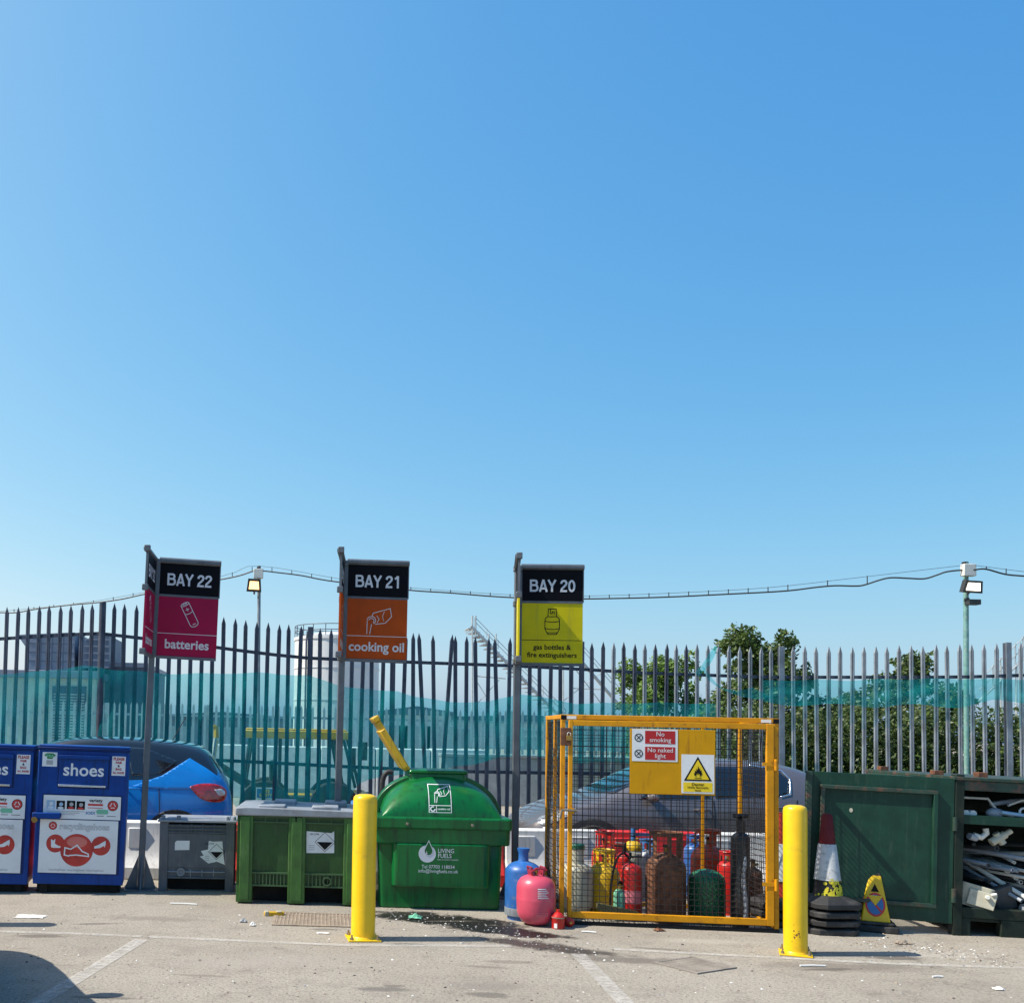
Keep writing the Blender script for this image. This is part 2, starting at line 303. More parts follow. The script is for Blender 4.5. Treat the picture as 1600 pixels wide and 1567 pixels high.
class MB:
    def __init__(s, X=None): s.v = []; s.f = []; s.m = []; s.mats = []; s.X = X; s.flat = False
    def mi(s, m):
        m = M[m] if isinstance(m, str) else m
        if m not in s.mats: s.mats.append(m)
        return s.mats.index(m)
    def add(s, vs, fs, m, X=None):
        o = len(s.v); k = s.mi(m)
        for p in vs:
            p = Vector(p)
            if X is not None: p = X @ p
            if s.X is not None: p = s.X @ p
            s.v.append(p)
        for f in fs: s.f.append(tuple(i+o for i in f)); s.m.append(k)
    def box(s, c, d, m, X=None):
        x, y, z = d[0]/2, d[1]/2, d[2]/2
        vs = [(c[0]+a*x, c[1]+b*y, c[2]+e*z) for a in (-1, 1) for b in (-1, 1) for e in (-1, 1)]
        s.add(vs, [(0, 1, 3, 2), (4, 6, 7, 5), (0, 4, 5, 1), (2, 3, 7, 6), (0, 2, 6, 4), (1, 5, 7, 3)], m, X)
    def bb(s, x0, x1, y0, y1, z0, z1, m, X=None):
        s.box(((x0+x1)/2, (y0+y1)/2, (z0+z1)/2), (x1-x0, y1-y0, z1-z0), m, X)
    def cyl(s, p0, p1, r0, m, r1=None, seg=14, X=None, caps=True):
        s.tube([p0, p1], [r0, r0 if r1 is None else r1], m, seg, X, caps)
    def tube(s, pts, r, m, seg=8, X=None, caps=True):
        pts = [Vector(p) for p in pts]
        if not isinstance(r, (list, tuple)): r = [r]*len(pts)
        vs, fs = [], []; n = len(pts); ref = None
        for i, p in enumerate(pts):
            t = (pts[min(i+1, n-1)]-pts[max(i-1, 0)]).normalized()
            if ref is None:
                ref = Vector((0, 0, 1)) if abs(t.z) < .9 else Vector((1, 0, 0))
            a = (ref - t*ref.dot(t)).normalized(); b = t.cross(a); ref = a
            for k in range(seg):
                q = 2*math.pi*(k+.5)/seg
                vs.append(p + (a*math.cos(q)+b*math.sin(q))*r[i])
        for i in range(n-1):
            for k in range(seg):
                fs.append((i*seg+k, i*seg+(k+1) % seg, (i+1)*seg+(k+1) % seg, (i+1)*seg+k))
        if caps: fs.append(tuple(range(seg-1, -1, -1))); fs.append(tuple((n-1)*seg+k for k in range(seg)))
        s.add(vs, fs, m, X)
    def lathe(s, prof, m, seg=24, X=None, c=(0, 0, 0)):
        vs, fs = [], []; n = len(prof)
        for r, z in prof:
            for k in range(seg):
                a = 2*math.pi*k/seg; vs.append((c[0]+r*math.cos(a), c[1]+r*math.sin(a), c[2]+z))
        for i in range(n-1):
            for k in range(seg):
                fs.append((i*seg+k, i*seg+(k+1) % seg, (i+1)*seg+(k+1) % seg, (i+1)*seg+k))
        if prof[0][0] > 1e-4: fs.append(tuple(range(seg-1, -1, -1)))
        if prof[-1][0] > 1e-4: fs.append(tuple((n-1)*seg+k for k in range(seg)))
        s.add(vs, fs, m, X)
    def prism(s, poly, y0, y1, m, X=None):     # outline in x,z, thickness along y
        n = len(poly); vs = [(x, y0, z) for x, z in poly]+[(x, y1, z) for x, z in poly]
        fs = [tuple(range(n)), tuple(range(2*n-1, n-1, -1))]+[(i, i+n, (i+1) % n+n, (i+1) % n) for i in range(n)]
        s.add(vs, fs, m, X)
    def plate(s, x0, x1, z0, z1, y, m, t=.002, X=None): s.bb(x0, x1, y, y+t, z0, z1, m, X)
    def poly(s, pts, y, m, t=.0012, X=None): s.prism(pts, y, y+t, m, X)
    def disc(s, cx, cz, r, y, m, t=.0012, seg=28, X=None, rz=None):
        rz = rz or r
        s.prism([(cx+r*math.cos(2*math.pi*k/seg), cz+rz*math.sin(2*math.pi*k/seg)) for k in range(seg)], y, y+t, m, X)
    def stroke(s, pts, w, y, m, closed=False, t=.0012, X=None):
        p = [Vector((a, b)) for a, b in pts]; n = len(p); L, Rr = [], []
        for i in range(n):
            a = p[i-1] if (closed or i > 0) else None; b = p[(i+1) % n] if (closed or i < n-1) else None
            d1 = (p[i]-a).normalized() if a is not None else None; d2 = (b-p[i]).normalized() if b is not None else None
            d1 = d1 or d2; d2 = d2 or d1
            nn = Vector((-d1.y, d1.x))+Vector((-d2.y, d2.x))
            if nn.length < .2: nn = Vector((-d2.y, d2.x))
            nn.normalize(); k = w/2/max(.45, nn.dot(Vector((-d2.y, d2.x))))
            L.append(p[i]+nn*k); Rr.append(p[i]-nn*k)
        vs = [(q.x, y, q.y) for q in L]+[(q.x, y, q.y) for q in Rr]
        fs = [(i, (i+1) % n, (i+1) % n+n, i+n) for i in range(n if closed else n-1)]
        s.add(vs, fs, m, X)
    def text(s, body, x, z, y, size, m, bold=.0, sx=1.0, align='CENTER', X=None):
        vs, fs = text_geo(body, size, bold, sx, align)
        s.add([(x+a, y, z+b) for a, b in vs], fs, m, X)
    def ellipsoid(s, c, r, m, seg=16, rings=10, X=None):
        prof = [(math.sin(math.pi*i/rings), -math.cos(math.pi*i/rings)) for i in range(rings+1)]
        vs, fs = [], []
        for a, z in prof:
            for k in range(seg):
                q = 2*math.pi*k/seg; vs.append((c[0]+r[0]*a*math.cos(q), c[1]+r[1]*a*math.sin(q), c[2]+r[2]*z))
        for i in range(rings):
            for k in range(seg): fs.append((i*seg+k, i*seg+(k+1) % seg, (i+1)*seg+(k+1) % seg, (i+1)*seg+k))
        s.add(vs, fs, m, X)
    def build(s, name, parent=None, loc=None, rz=0, bevel=0, smooth=38, sub=0, recalc=True, solid=0):
        me = bpy.data.meshes.new(name)
        me.from_pydata([tuple(v) for v in s.v], [], s.f)
        for m in s.mats: me.materials.append(m)
        me.polygons.foreach_set('material_index', s.m); me.update()
        if recalc:
            bm = bmesh.new(); bm.from_mesh(me); bmesh.ops.remove_doubles(bm, verts=bm.verts, dist=1e-5) if len(bm.verts) < 60000 else None
            bmesh.ops.recalc_face_normals(bm, faces=bm.faces); bm.to_mesh(me); bm.free()
        if smooth:
            me.polygons.foreach_set('use_smooth', [True]*len(me.polygons))
            try: me.set_sharp_from_angle(angle=R(smooth))
            except Exception: pass
        o = bpy.data.objects.new(name, me); COL.objects.link(o)
        if parent is not None: o.parent = parent
        if loc is not None: o.location = loc
        if rz: o.rotation_euler.z = rz
        if sub:
            md = o.modifiers.new('sub', 'SUBSURF'); md.levels = sub; md.render_levels = sub
        if bevel:
            md = o.modifiers.new('bev', 'BEVEL'); md.width = bevel; md.segments = 2; md.limit_method = 'ANGLE'; md.angle_limit = R(40); md.harden_normals = False
        if solid:
            md = o.modifiers.new('sol', 'SOLIDIFY'); md.thickness = solid; md.offset = 0
        return o

def thing(name, label, cat, loc=(0, 0, 0), rz=0, group=None, rot=None):
    o = bpy.data.objects.new(name, None); COL.objects.link(o); o.empty_display_size = .2
    o.location = loc; o.rotation_euler = rot if rot else (0, 0, rz)
    o['label'] = label; o['category'] = cat
    if group: o['group'] = group
    return o
def tag(o, label, cat, group=None, kind=None):
    if label: o['label'] = label
    if cat: o['category'] = cat
    if group: o['group'] = group
    if kind: o['kind'] = kind
    return o
def copy_tree(o, parent=None):
    c = o.copy(); COL.objects.link(c)
    if parent is not None: c.parent = parent
    for ch in list(o.children): copy_tree(ch, c)
    return c

# ------------------------------------------------------------------ world and sun
SUN = Vector((-1, -.10, 1.2)).normalized()
w = bpy.data.worlds.new('World'); scene.world = w; w.use_nodes = True
nt = w.node_tree; bg = nt.nodes['Background']
sky = nt.nodes.new('ShaderNodeTexSky'); sky.sky_type = 'NISHITA'; sky.sun_disc = False
sky.sun_elevation = math.asin(SUN.z); sky.sun_rotation = math.atan2(SUN.x, SUN.y)
sky.air_density = 1.0; sky.dust_density = 1.5; sky.ozone_density = 1.0; sky.altitude = 0
tcw = nt.nodes.new('ShaderNodeTexCoord'); mpw = nt.nodes.new('ShaderNodeMapping'); mpw.inputs['Rotation'].default_value = (0, 0, R(25))
nt.links.new(tcw.outputs['Generated'], mpw.inputs[0]); nt.links.new(mpw.outputs[0], sky.inputs[0])
sp = nt.nodes.new('ShaderNodeSeparateColor'); cb = nt.nodes.new('ShaderNodeCombineColor'); nt.links.new(sky.outputs[0], sp.inputs[0])
for k, (gain, pw) in enumerate(((1.911, 1.447), (1.328, .823), (1.119, .382))):      # tone of the hazy blue summer sky
    q = mathn(nt, 'MINIMUM', mathn(nt, 'MULTIPLY', sp.outputs[k], .1), .8)
    nt.links.new(mathn(nt, 'MULTIPLY', mathn(nt, 'POWER', q, pw), gain/.118), cb.inputs[k])
nt.links.new(cb.outputs[0], bg.inputs['Color']); bg.inputs['Strength'].default_value = .0855
sd = bpy.data.lights.new('sun', 'SUN'); so = bpy.data.objects.new('sun', sd); COL.objects.link(so)
sd.energy = 5.0; sd.angle = R(.5); sd.color = (1, .92, .79)
so.rotation_euler = (-SUN).to_track_quat('-Z', 'Y').to_euler(); so.location = SUN*50
vs_ = scene.view_settings; scene.display_settings.display_device = 'sRGB'
vs_.view_transform = 'Standard'; vs_.look = 'None'; vs_.exposure = 0.5; vs_.gamma = 1.0; vs_.use_curve_mapping = False
scene.cycles.transparent_max_bounces = 24; scene.cycles.max_bounces = 8

# ------------------------------------------------------------------ setting
b = MB(); b.add([(-1500, -60, 0), (1500, -60, 0), (1500, 3000, 0), (-1500, 3000, 0)], [(0, 1, 2, 3)], 'ground')
tag(b.build('ground', smooth=0), None, None, kind='structure')
def line_sheet(pts, wd, name='road_marking'):
    b = MB(); n = len(pts); L = []; Q = []
    for i, p in enumerate(pts):
        t = (pts[min(i+1, n-1)]-pts[max(i-1, 0)]).normalized(); nn = Vector((-t.y, t.x, 0))*wd/2
        L.append(p+nn); Q.append(p-nn)
    vs = [(q.x, q.y, .004) for q in L+Q]
    b.add(vs, [(i, i+1, i+1+n, i+n) for i in range(n-1)], 'paint')
    return tag(b.build(name, smooth=0), None, None, kind='structure')
line_sheet([G(-80, 1453), G(100, 1458), G(222, 1463)], .075)
line_sheet([G(232, 1463.5), G(400, 1471), G(545, 1477), G(800, 1478)], .075)
line_sheet([G(221, 1468), G(50, 1572), G(-80, 1660)], .115)
line_sheet([G(903, 1490), G(980, 1570), G(1060, 1660)], .115)
line_sheet([G(960, 1483), G(1130, 1492), G(1400, 1506), G(1620, 1513)], .07)
b = MB()
vs = []; fs = []; nx, ny = 60, 10
for i in range(nx+1):
    for j in range(ny+1):
        X = 5.6+i*.5; Y = 15.4+j*.9
        z = 1.0*math.sin(min(1, j/ny*1.3)*math.pi/2)*min(1, max(0, i-1)/5) + random.uniform(-.03, .03)
        vs.append((X, Y, z-.05 if j else -.1))
for i in range(nx):
    for j in range(ny):
        a = i*(ny+1)+j; fs.append((a, a+ny+1, a+ny+2, a+1))
b.add(vs, fs, 'grass'); tag(b.build('grass_bank', smooth=60), None, None, kind='structure')

# ------------------------------------------------------------------ foliage
def leaves(b, blobs, n, size, mats, rng, shell=.45):
    vol = [r[0]*r[1]*r[2] for c, r in blobs]; tot = sum(vol)
    for (c, r), vv in zip(blobs, vol):
        for _ in range(int(n*vv/tot)+6):
            d = Vector((rng.gauss(0, 1), rng.gauss(0, 1), rng.gauss(0, 1))).normalized()
            q = (shell+(1-shell)*rng.random()**.6)*(1+.12*rng.gauss(0, 1))
            p = Vector((c[0]+d.x*r[0]*q, c[1]+d.y*r[1]*q, c[2]+d.z*r[2]*q))
            if p.z < .02: continue
            a = Vector((rng.gauss(0, 1), rng.gauss(0, 1), rng.gauss(0, .7))).normalized()
            nn = (d*.6+Vector((rng.gauss(0, 1), rng.gauss(0, 1), rng.gauss(0, 1)+.6))).normalized()
            t = (a-nn*a.dot(nn)).normalized(); u = nn.cross(t); s = size*rng.uniform(.6, 1.35)
            b.add([p-t*s*.55, p+u*s*.28, p+t*s*.6, p-u*s*.28], [(0, 1, 2, 3)], mats[rng.randrange(len(mats))])
def tree(name, label, cat, base, h, crown, n, size, mats, seed, group=None, trunk_r=.12):
    rng = random.Random(seed); t = thing(name, label, cat, base, 0, group)
    blobs = []
    for k in range(34):
        a = rng.uniform(0, 6.28); q = rng.random()**.6; zz = (k+rng.random())/34
        wd = crown[0]*(.30+.62*math.sin(math.pi*(.10+.78*zz)))
        blobs.append(((wd*q*math.cos(a), crown[1]/crown[0]*wd*q*math.sin(a), crown[2]+(h-.15-crown[2])*zz), [crown[0]*rng.uniform(.22, .42)]*2+[crown[0]*rng.uniform(.20, .36)]))
    for k in range(26):
        a = rng.uniform(0, 6.28); zz = rng.uniform(.3, 1.08); wd = crown[0]*(.30+.62*math.sin(math.pi*(.10+.78*min(1, zz))))*1.15
        blobs.append(((wd*math.cos(a), crown[1]/crown[0]*wd*math.sin(a), crown[2]+(h-.15-crown[2])*zz), [crown[0]*rng.uniform(.06, .15), crown[0]*.1, crown[0]*rng.uniform(.06, .13)]))
    b = MB()
    leaves(b, blobs, n, size, mats, rng); b.build('crown', t, smooth=0, recalc=False)
    k = MB(); k.tube([(0, 0, 0), (.03, 0, h*.3), (-.02, .04, h*.6), (0, 0, h*.85)], [trunk_r, trunk_r*.8, trunk_r*.5, trunk_r*.15], 'bark', 9)
    for c, r in blobs[:9]:
        z0 = max(.25*h, c[2]*.55); k.tube([(0, 0, z0), (c[0]*.5, c[1]*.5, (z0+c[2])/2+.05), c], [trunk_r*.4, trunk_r*.25, trunk_r*.08], 'bark', 6)
    k.build('trunk', t); return t
p = P(1032, 1150, 30); tree('round_tree', 'rounded bright green tree behind the metal staircase', 'tree', (p.x, p.y, 0), 3.95, (1.45, 1.4, .5), 36000, .115, ['leaf_bright', 'leaf_bright', 'leaf_mid'], 3)
p = P(1188, 1150, 24); tree('tall_shrub_tree', 'tallest dark leafy tree beside the torn end of teal netting', 'tree', (p.x, p.y, 0), 4.15, (1.15, 1.0, .8), 17000, .115, ['leaf_mid', 'leaf_dark', 'leaf_mid'], 11, trunk_r=.08)
p = P(1432, 1150, 23); tree('small_tree', 'spiky dark tree behind the fence left of the green lamp pole', 'tree', (p.x, p.y, 0), 3.60, (1.0, .9, .8), 11000, .11, ['leaf_mid', 'leaf_dark'], 21, trunk_r=.07)
p = P(1310, 1150, 24); tree('low_tree', 'low sparse dark tree between the two taller trees behind the fence', 'tree', (p.x, p.y, 0), 2.75, (1.2, .9, .6), 8000, .11, ['leaf_mid', 'leaf_dark'], 25, trunk_r=.06)
rng = random.Random(5); b = MB(); bl = []
h0 = P(1130, 1150, 20.5); h1 = P(1760, 1150, 19.5)
for i in range(46):
    q = i/45; c = h0.lerp(h1, q)
    bl.append(((c.x, c.y+rng.uniform(-.3, .3), .75), (.55, .6, .8)))
    bl.append(((c.x, c.y+rng.uniform(-.3, .3), 1.5+rng.uniform(-.05, .05)), (.5, .6, .62)))
    bl.append(((c.x, c.y+rng.uniform(-.3, .3), 2.05+rng.uniform(-.15, .12)), (.38, .45, .36)))
leaves(b, bl, 52000, .08, ['leaf_dark', 'leaf_dark', 'leaf_mid'], rng, .55)
tag(b.build('hedge', smooth=0, recalc=False), 'dense dark green hedge running behind the right half of the fence', 'hedge')

# ------------------------------------------------------------------ palisade fence
FD = [(-200, 14.35), (155, 14.1), (480, 14.45), (908, 14.8), (1222, 14.75), (1578, 14.2), (1800, 13.9)]
TIP = [(-200, 953), (0, 947), (100, 944), (150, 941), (210, 945), (350, 965), (400, 971), (480, 979), (560, 986), (700, 991), (900, 1002), (1100, 1006), (1200, 1010), (1400, 1009), (1500, 1006), (1600, 1003), (1800, 998)]
RAIL1 = [(-200, 1012), (0, 1000), (150, 991), (220, 999), (345, 1014), (400, 1022), (480, 1030), (600, 1035), (800, 1042), (900, 1047), (1000, 1053), (1200, 1060), (1500, 1060), (1600, 1057), (1800, 1054)]
RAIL2 = [(-200, 1172), (345, 1190), (540, 1200), (700, 1207), (800, 1209), (1200, 1214), (1600, 1222), (1800, 1225)]
def fz(tab, px): return P(px, lerp(tab, px), lerp(FD, px))
def pale(b, base, tip, dx, w_, m, rng, dep=.2):
    """W section steel pale from ground to tip; dx = unit vector along the fence"""
    nrm = Vector((dx.y, -dx.x, 0))
    prof = [(-.5, .0), (-.30, dep), (-.12, dep), (0, .02), (.12, dep), (.30, dep), (.5, .0)]
    lean = tip-base; top = tip.z-.10; hgt = tip.z-base.z
    def ringat(z, k):
        c = base+lean*((z-base.z)/hgt)
        fr = [c+dx*(a*w_*k)+nrm*(d*w_*k) for a, d in prof]; bk = [p-nrm*.004 for p in reversed(fr)]
        return fr+bk
    vs = ringat(base.z, 1)+ringat(top, 1); n = 14; fs = []
    for k in range(n): fs.append((k, (k+1) % n, n+(k+1) % n, n+k))
    vs.append(tip+nrm*.006)
    for k in range(n): fs.append((n+k, n+(k+1) % n, 2*n))
    b.add(vs, fs, m)
fence = thing('palisade_fence', 'tall grey steel palisade fence with spiked pales along the back of the yard', 'fence', (0, 0, 0))
bays = [-160, 155, 482, 612, 908, 1222, 1578, 1790]
rng = random.Random(2)
for a, c in zip(bays, bays[1:]):
    b = MB(); A = P(a, 1150, lerp(FD, a)); C = P(c, 1150, lerp(FD, c)); A.z = C.z = 0
    dx = (C-A).normalized(); n = round((C-A).length/.152)
    for i in range(1, n):
        q = i/n; px = a+(c-a)*q; base = A.lerp(C, q)
        t = fz(TIP, px); tip = base.copy(); tip.z = t.z+rng.uniform(-.012, .012); base.z = 0
        base = base.copy()
        ln = rng.gauss(0, .008)
        if 612 < px < 800: ln = rng.gauss(-.02, .05)
        if 560 < px < 640: ln = rng.gauss(.0, .03)
        base.x -= ln; tip.x += ln
        pale(b, base, tip, dx, .058, 'galv_pale_sunlit' if px > 1130 or (px > 900 and rng.random() < (px-880)/300) else 'galv', rng, .20 if px > 950 else .10)  # paler, deeper pales paint sun at right; darker, flatter ones shade at left
    b.build('pale_panel', fence, smooth=0)
    for tab in (RAIL1, RAIL2):
        r_ = MB(); pts = [fz(tab, a+(c-a)*k/6)+Vector((0, .035, 0)) for k in range(7)]
        for p0, p1 in zip(pts, pts[1:]):
            d = (p1-p0); ln = d.length; X = Matrix.Translation((p0+p1)/2) @ Vector((1, 0, 0)).rotation_difference(d.normalized()).to_matrix().to_4x4()
            r_.box((0, 0, .02), (ln+.004, .005, .045), 'galv', X); r_.box((0, .022, .042), (ln+.004, .05, .005), 'galv', X)
        for k in range(1, n):
            q = fz(tab, a+(c-a)*k/n); r_.box((q.x, q.y-.012, q.z+.02), (.018, .016, .018), 'galv')
        r_.build('rail', fence, smooth=0)
for k, px in enumerate(bays):
    b = MB(); A = P(px, 1150, lerp(FD, px)); t = fz(TIP, px)
    if px == 155: b.cyl((A.x, A.y-.02, 0), (A.x, A.y-.02, t.z), .047, 'galv')
    else:
        b.box((A.x, A.y+.0, (t.z)/2), (.075, .012, t.z), 'galv_pale_sunlit' if px > 1000 else 'galv'); b.box((A.x, A.y+.06, t.z/2), (.008, .11, t.z), 'galv')
    b.build('post', fence)

# netting tied to the fence
def net(name, label, xs, top, bot, dy, seed, rip=.04, tilt=0):
    rng = random.Random(seed); b = MB(); vs = []; fs = []; nx = int((xs[1]-xs[0])/5); nz = 16
    ph = [rng.uniform(0, 6.28) for _ in range(6)]
    for i in range(nx+1):
        px = xs[0]+(xs[1]-xs[0])*i/nx; d = lerp(FD, px)-dy
        y0 = lerp(top, px)+1.0*math.sin(px*.07+ph[0])+.8*math.sin(px*.021+ph[3]); y1 = lerp(bot, px)+3*math.sin(px*.05+ph[1])
        for j in range(nz+1):
            q = j/nz; p_ = P(px, y0+(y1-y0)*q, d)
            p_.y += rip*math.sin(px*.11+ph[2]+q*3)*(.4+.6*q)+rip*.5*math.sin(px*.29+ph[5]+q*1.5)*(.3+q)+rip*.6*math.sin(q*9+px*.03+ph[4])-tilt*q
            vs.append(p_)
    for i in range(nx):
        for j in range(nz):
            a = i*(nz+1)+j; fs.append((a, a+nz+1, a+nz+2, a+1))
    b.add(vs, fs, 'net')
    return tag(b.build(name, smooth=60, recalc=False), label, 'netting')
net('debris_netting', 'long sheet of teal debris netting hung along the left and middle of the fence', (-150, 1118),
    [(-150, 1056), (0, 1052), (30, 1051), (132, 1041), (180, 1047), (250, 1052), (400, 1051), (480, 1056), (530, 1071), (590, 1079), (622, 1078), (650, 1088), (700, 1096), (760, 1098), (812, 1084), (850, 1090), (900, 1098), (1000, 1098), (1112, 1100)],
    [(-150, 1215), (340, 1225), (380, 1275), (525, 1285), (560, 1225), (640, 1205), (700, 1203), (735, 1196), (780, 1180), (850, 1185), (1000, 1195), (1112, 1160)], .07, 4)
net('torn_netting', 'teal netting strip tied under the top rail at the right end of the fence', (1192, 1690),
    [(1192, 1064), (1250, 1062), (1690, 1060)], [(1192, 1098), (1300, 1102), (1500, 1103), (1550, 1096), (1690, 1098)], .07, 9, .015)
b = MB()
def ragnet(b, pts, wd, d, seg=10):
    vs = []; fs = []
    for i, ((x, y), w_) in enumerate(zip(pts, wd)):
        for k in (-1, -.3, .3, 1): vs.append(P(x+k*w_*.5*.9, y+k*w_*.5*.45, d+.03*math.sin(i*1.7+k*2)))
    for i in range(len(pts)-1):
        for k in range(3): fs.append((i*4+k, i*4+k+1, (i+1)*4+k+1, (i+1)*4+k))
    b.add(vs, fs, 'net')
ragnet(b, [(1119, 1010), (1113, 1022), (1107, 1032), (1100, 1042), (1094, 1047), (1089, 1055)], [4, 9, 10, 9, 10, 6], 14.6)
ragnet(b, [(1099, 1042), (1106, 1055), (1114, 1066), (1128, 1076), (1146, 1082), (1168, 1086), (1192, 1082)], [5, 12, 18, 24, 26, 30, 36], 14.58)
tag(b.build('netting_scrap', smooth=60, recalc=False), 'twisted torn scrap of teal netting knotted over the fence rail', 'netting')

# far fence, walls
ff = thing('palisade_fence', 'distant pale palisade fence seen low between the pales of the near fence', 'fence')
X0 = P(-160, 1150, 28); X1 = P(1150, 1150, 28)
n = int((X1.x-X0.x)/.155); b = MB()
for i in range(n):
    x = X0.x+i*.155; z = 2.33+.012*math.sin(i*.3)
    b.prism([(x-.033, .0), (x+.033, .0), (x+.033, z-.09), (x, z), (x-.033, z-.09)], 27.98, 28.0, 'far_steel')
b.build('pale_panel', ff, smooth=0)
for z in (.5, 2.0):
    b = MB(); b.bb(X0.x, X1.x, 28.01, 28.05, z-.03, z+.03, 'far_steel'); b.build('rail', ff)
for i in range(0, n, 18):
    b = MB(); x = X0.x+i*.155+.07; b.bb(x-.04, x+.04, 28.06, 28.16, 0, 2.3, 'far_steel'); b.build('post', ff)
a = P(330, 1168, 25); c = P(760, 1168, 25)
b = MB(); nb = 5
for i in range(nb):
    x0 = a.x+(c.x-a.x)*i/nb; x1 = a.x+(c.x-a.x)*(i+1)/nb-.02
    b.bb(x0, x1, 25, 25.5, 0, 1.28-.015*(i % 2), 'wall_pale')
tag(b.build('concrete_wall', bevel=.02), 'pale rough concrete block wall beyond the fence', 'wall')
a = P(690, 1172, 24); c = P(1130, 1172, 24)
b = MB(); b.bb(a.x, c.x, 24, 24.4, 0, 1.12, 'wall_grey'); b.bb(a.x-.02, c.x+.02, 23.97, 24.43, 1.12, 1.2, 'wall_grey')
tag(b.build('retaining_wall', bevel=.015), 'low grey wall beyond the fence behind the parked grey car', 'wall')

# far buildings
D = 40
a = P(-40, 1050, D); c = P(150, 1050, D); s = D/F
bd = thing('site_building', 'cream low building with louvred doors and grey rooftop plant on the left', 'building', (a.x, D, 0))
W = c.x-a.x; H = P(60, 1047, D).z
b = MB(); b.bb(0, W, 0, 6, 0, H-.3, 'render'); b.build('wall', bd)
b = MB(); b.bb(-.15, W+.15, -.2, 6.2, H-.3, H, 'cladding'); b.build('roof', bd, bevel=.02)
for q in (.63,):
    b = MB(); x0 = P(84, 1100, D).x-a.x; x1 = P(132, 1100, D).x-a.x; z1 = P(110, 1082, D).z
    b.bb(x0-.06, x1+.06, -.05, .0, 0, z1+.25, 'cladding_dark')
    for k in range(26):
        z = z1-.1-k*.11
        if z > 0: b.bb(x0, (x0+x1)/2-.04, -.09, -.05, z, z+.06, 'louvre'); b.bb((x0+x1)/2+.04, x1, -.09, -.05, z, z+.06, 'louvre')
    b.build('door', bd)
b = MB(); xs = [(34, 1045), (32, 1010), (16, 988), (108, 984), (108, 1045)]
b.prism([(P(x, y, D).x-a.x, P(x, y, D).z) for x, y in xs], 1, 4, 'cladding')
for k in range(1, 5):
    z = P(60, 1045-k*14, D).z; b.bb(P(34, 1040, D).x-a.x, P(108, 1040, D).x-a.x, .985, 1.0, z, z+.04, 'cladding_dark')
for k in range(1, 4):
    x = P(34+k*18, 1040, D).x-a.x; b.bb(x, x+.04, .98, 1.0, H, P(60, 988, D).z, 'cladding_dark')
b.build('rooftop_plant', bd)
b = MB(); b.prism([(P(x, y, D).x-a.x, P(x, y, D).z) for x, y in [(118, 1042), (118, 1008), (140, 990), (166, 990), (166, 1042)]], .6, 4, 'cladding_dark')
for k in range(5):
    z = P(60, 1040-k*11, D).z; b.bb(P(126, 1040, D).x-a.x, P(166, 1040, D).x-a.x, .585, .6, z, z+.05, 'cladding')
b.build('plant_cowl', bd)
b = MB(); q = P(110, 975, D); b.cyl((q.x-a.x, 2, H), (q.x-a.x, 2, q.z), .05, 'galv'); b.box((q.x-a.x, 2, q.z-.6), (.3, .3, .7), 'cladding_dark'); b.build('flue', bd)
a = P(148, 1050, 42); c = P(226, 1050, 42)
bd = thing('dark_shed', 'plain dark grey clad shed wall beside the cream building', 'building', (a.x, 42, 0))
H = P(190, 1042, 42).z; b = MB(); b.bb(0, c.x-a.x, 0, 7, 0, H, 'cladding_dark')
for k in range(14): x = (c.x-a.x)*k/14; b.bb(x, x+.05, -.03, 0, 0, H, 'cladding_dark')
b.build('wall', bd); b = MB(); b.bb(-.1, c.x-a.x+.1, -.1, 7.1, H, H+.18, 'cladding'); b.build('roof', bd)

for x0, x1, y1, D, m_, lb in ((226, 470, 1112, 95, 'cladding', 'long low grey warehouse far beyond the fence behind the blue car'), (596, 705, 1103, 90, 'tank', 'pale distant shed right of the white storage tank'), (640, 1010, 1117, 110, 'wall_pale', 'long pale distant shed behind the metal staircase')):
    a = P(x0, 1130, D); c = P(x1, 1130, D); H = P((x0+x1)/2, y1, D).z; W = c.x-a.x
    t = thing('warehouse', lb, 'building', (a.x, D, 0))
    b = MB(); b.bb(0, W, 0, 20, 0, H-.8, m_); b.build('wall', t)
    b = MB(); b.prism([(-.4, H-.8), (W+.4, H-.8), (W+.4, H-.5), (W/2, H), (-.4, H-.5)], -.4, 20.4, 'cladding_dark'); b.build('roof', t)
    for k in range(3):
        b = MB(); x = W*(.2+.3*k); b.bb(x-1.6, x+1.6, -.06, 0, 0, H*.55, 'louvre'); b.build('door', t)
# white storage tank
D = 48; p = P(530, 1000, D); r_ = (598-460)/2*D/F
tk = thing('storage_tank', 'white cylindrical storage tank with a rail round its roof', 'tank', (p.x, D+r_, 0))
zt = P(530, 992, D).z
b = MB(); b.lathe([(r_, 0), (r_, zt-.15), (r_+.05, zt-.15), (r_+.05, zt), (r_*.5, zt+.25), (0, zt+.35)], 'tank', 40); b.build('shell', tk)
for z in (zt*.5, zt*.75):
    b = MB(); b.lathe([(r_, z), (r_+.03, z), (r_+.03, z+.06), (r_, z+.06)], 'tank', 40); b.build('band', tk)
b = MB()
for k in range(20):
    q = 2*math.pi*k/20; b.cyl((r_*math.cos(q), r_*math.sin(q), zt), (r_*math.cos(q), r_*math.sin(q), zt+.55), .02, 'galv', seg=5)
for dz in (.28, .55): b.tube([(r_*math.cos(2*math.pi*k/40), r_*math.sin(2*math.pi*k/40), zt+dz) for k in range(41)], .02, 'galv', 5)
b.build('guard_rail', tk)
b = MB(); b.tube([(-r_*.72, -r_*.74, zt+.2), (-r_*.74, -r_*.78, zt-.3), (-r_*.74, -r_*.78, .2)], .05, 'galv', 6); b.build('pipe', tk)

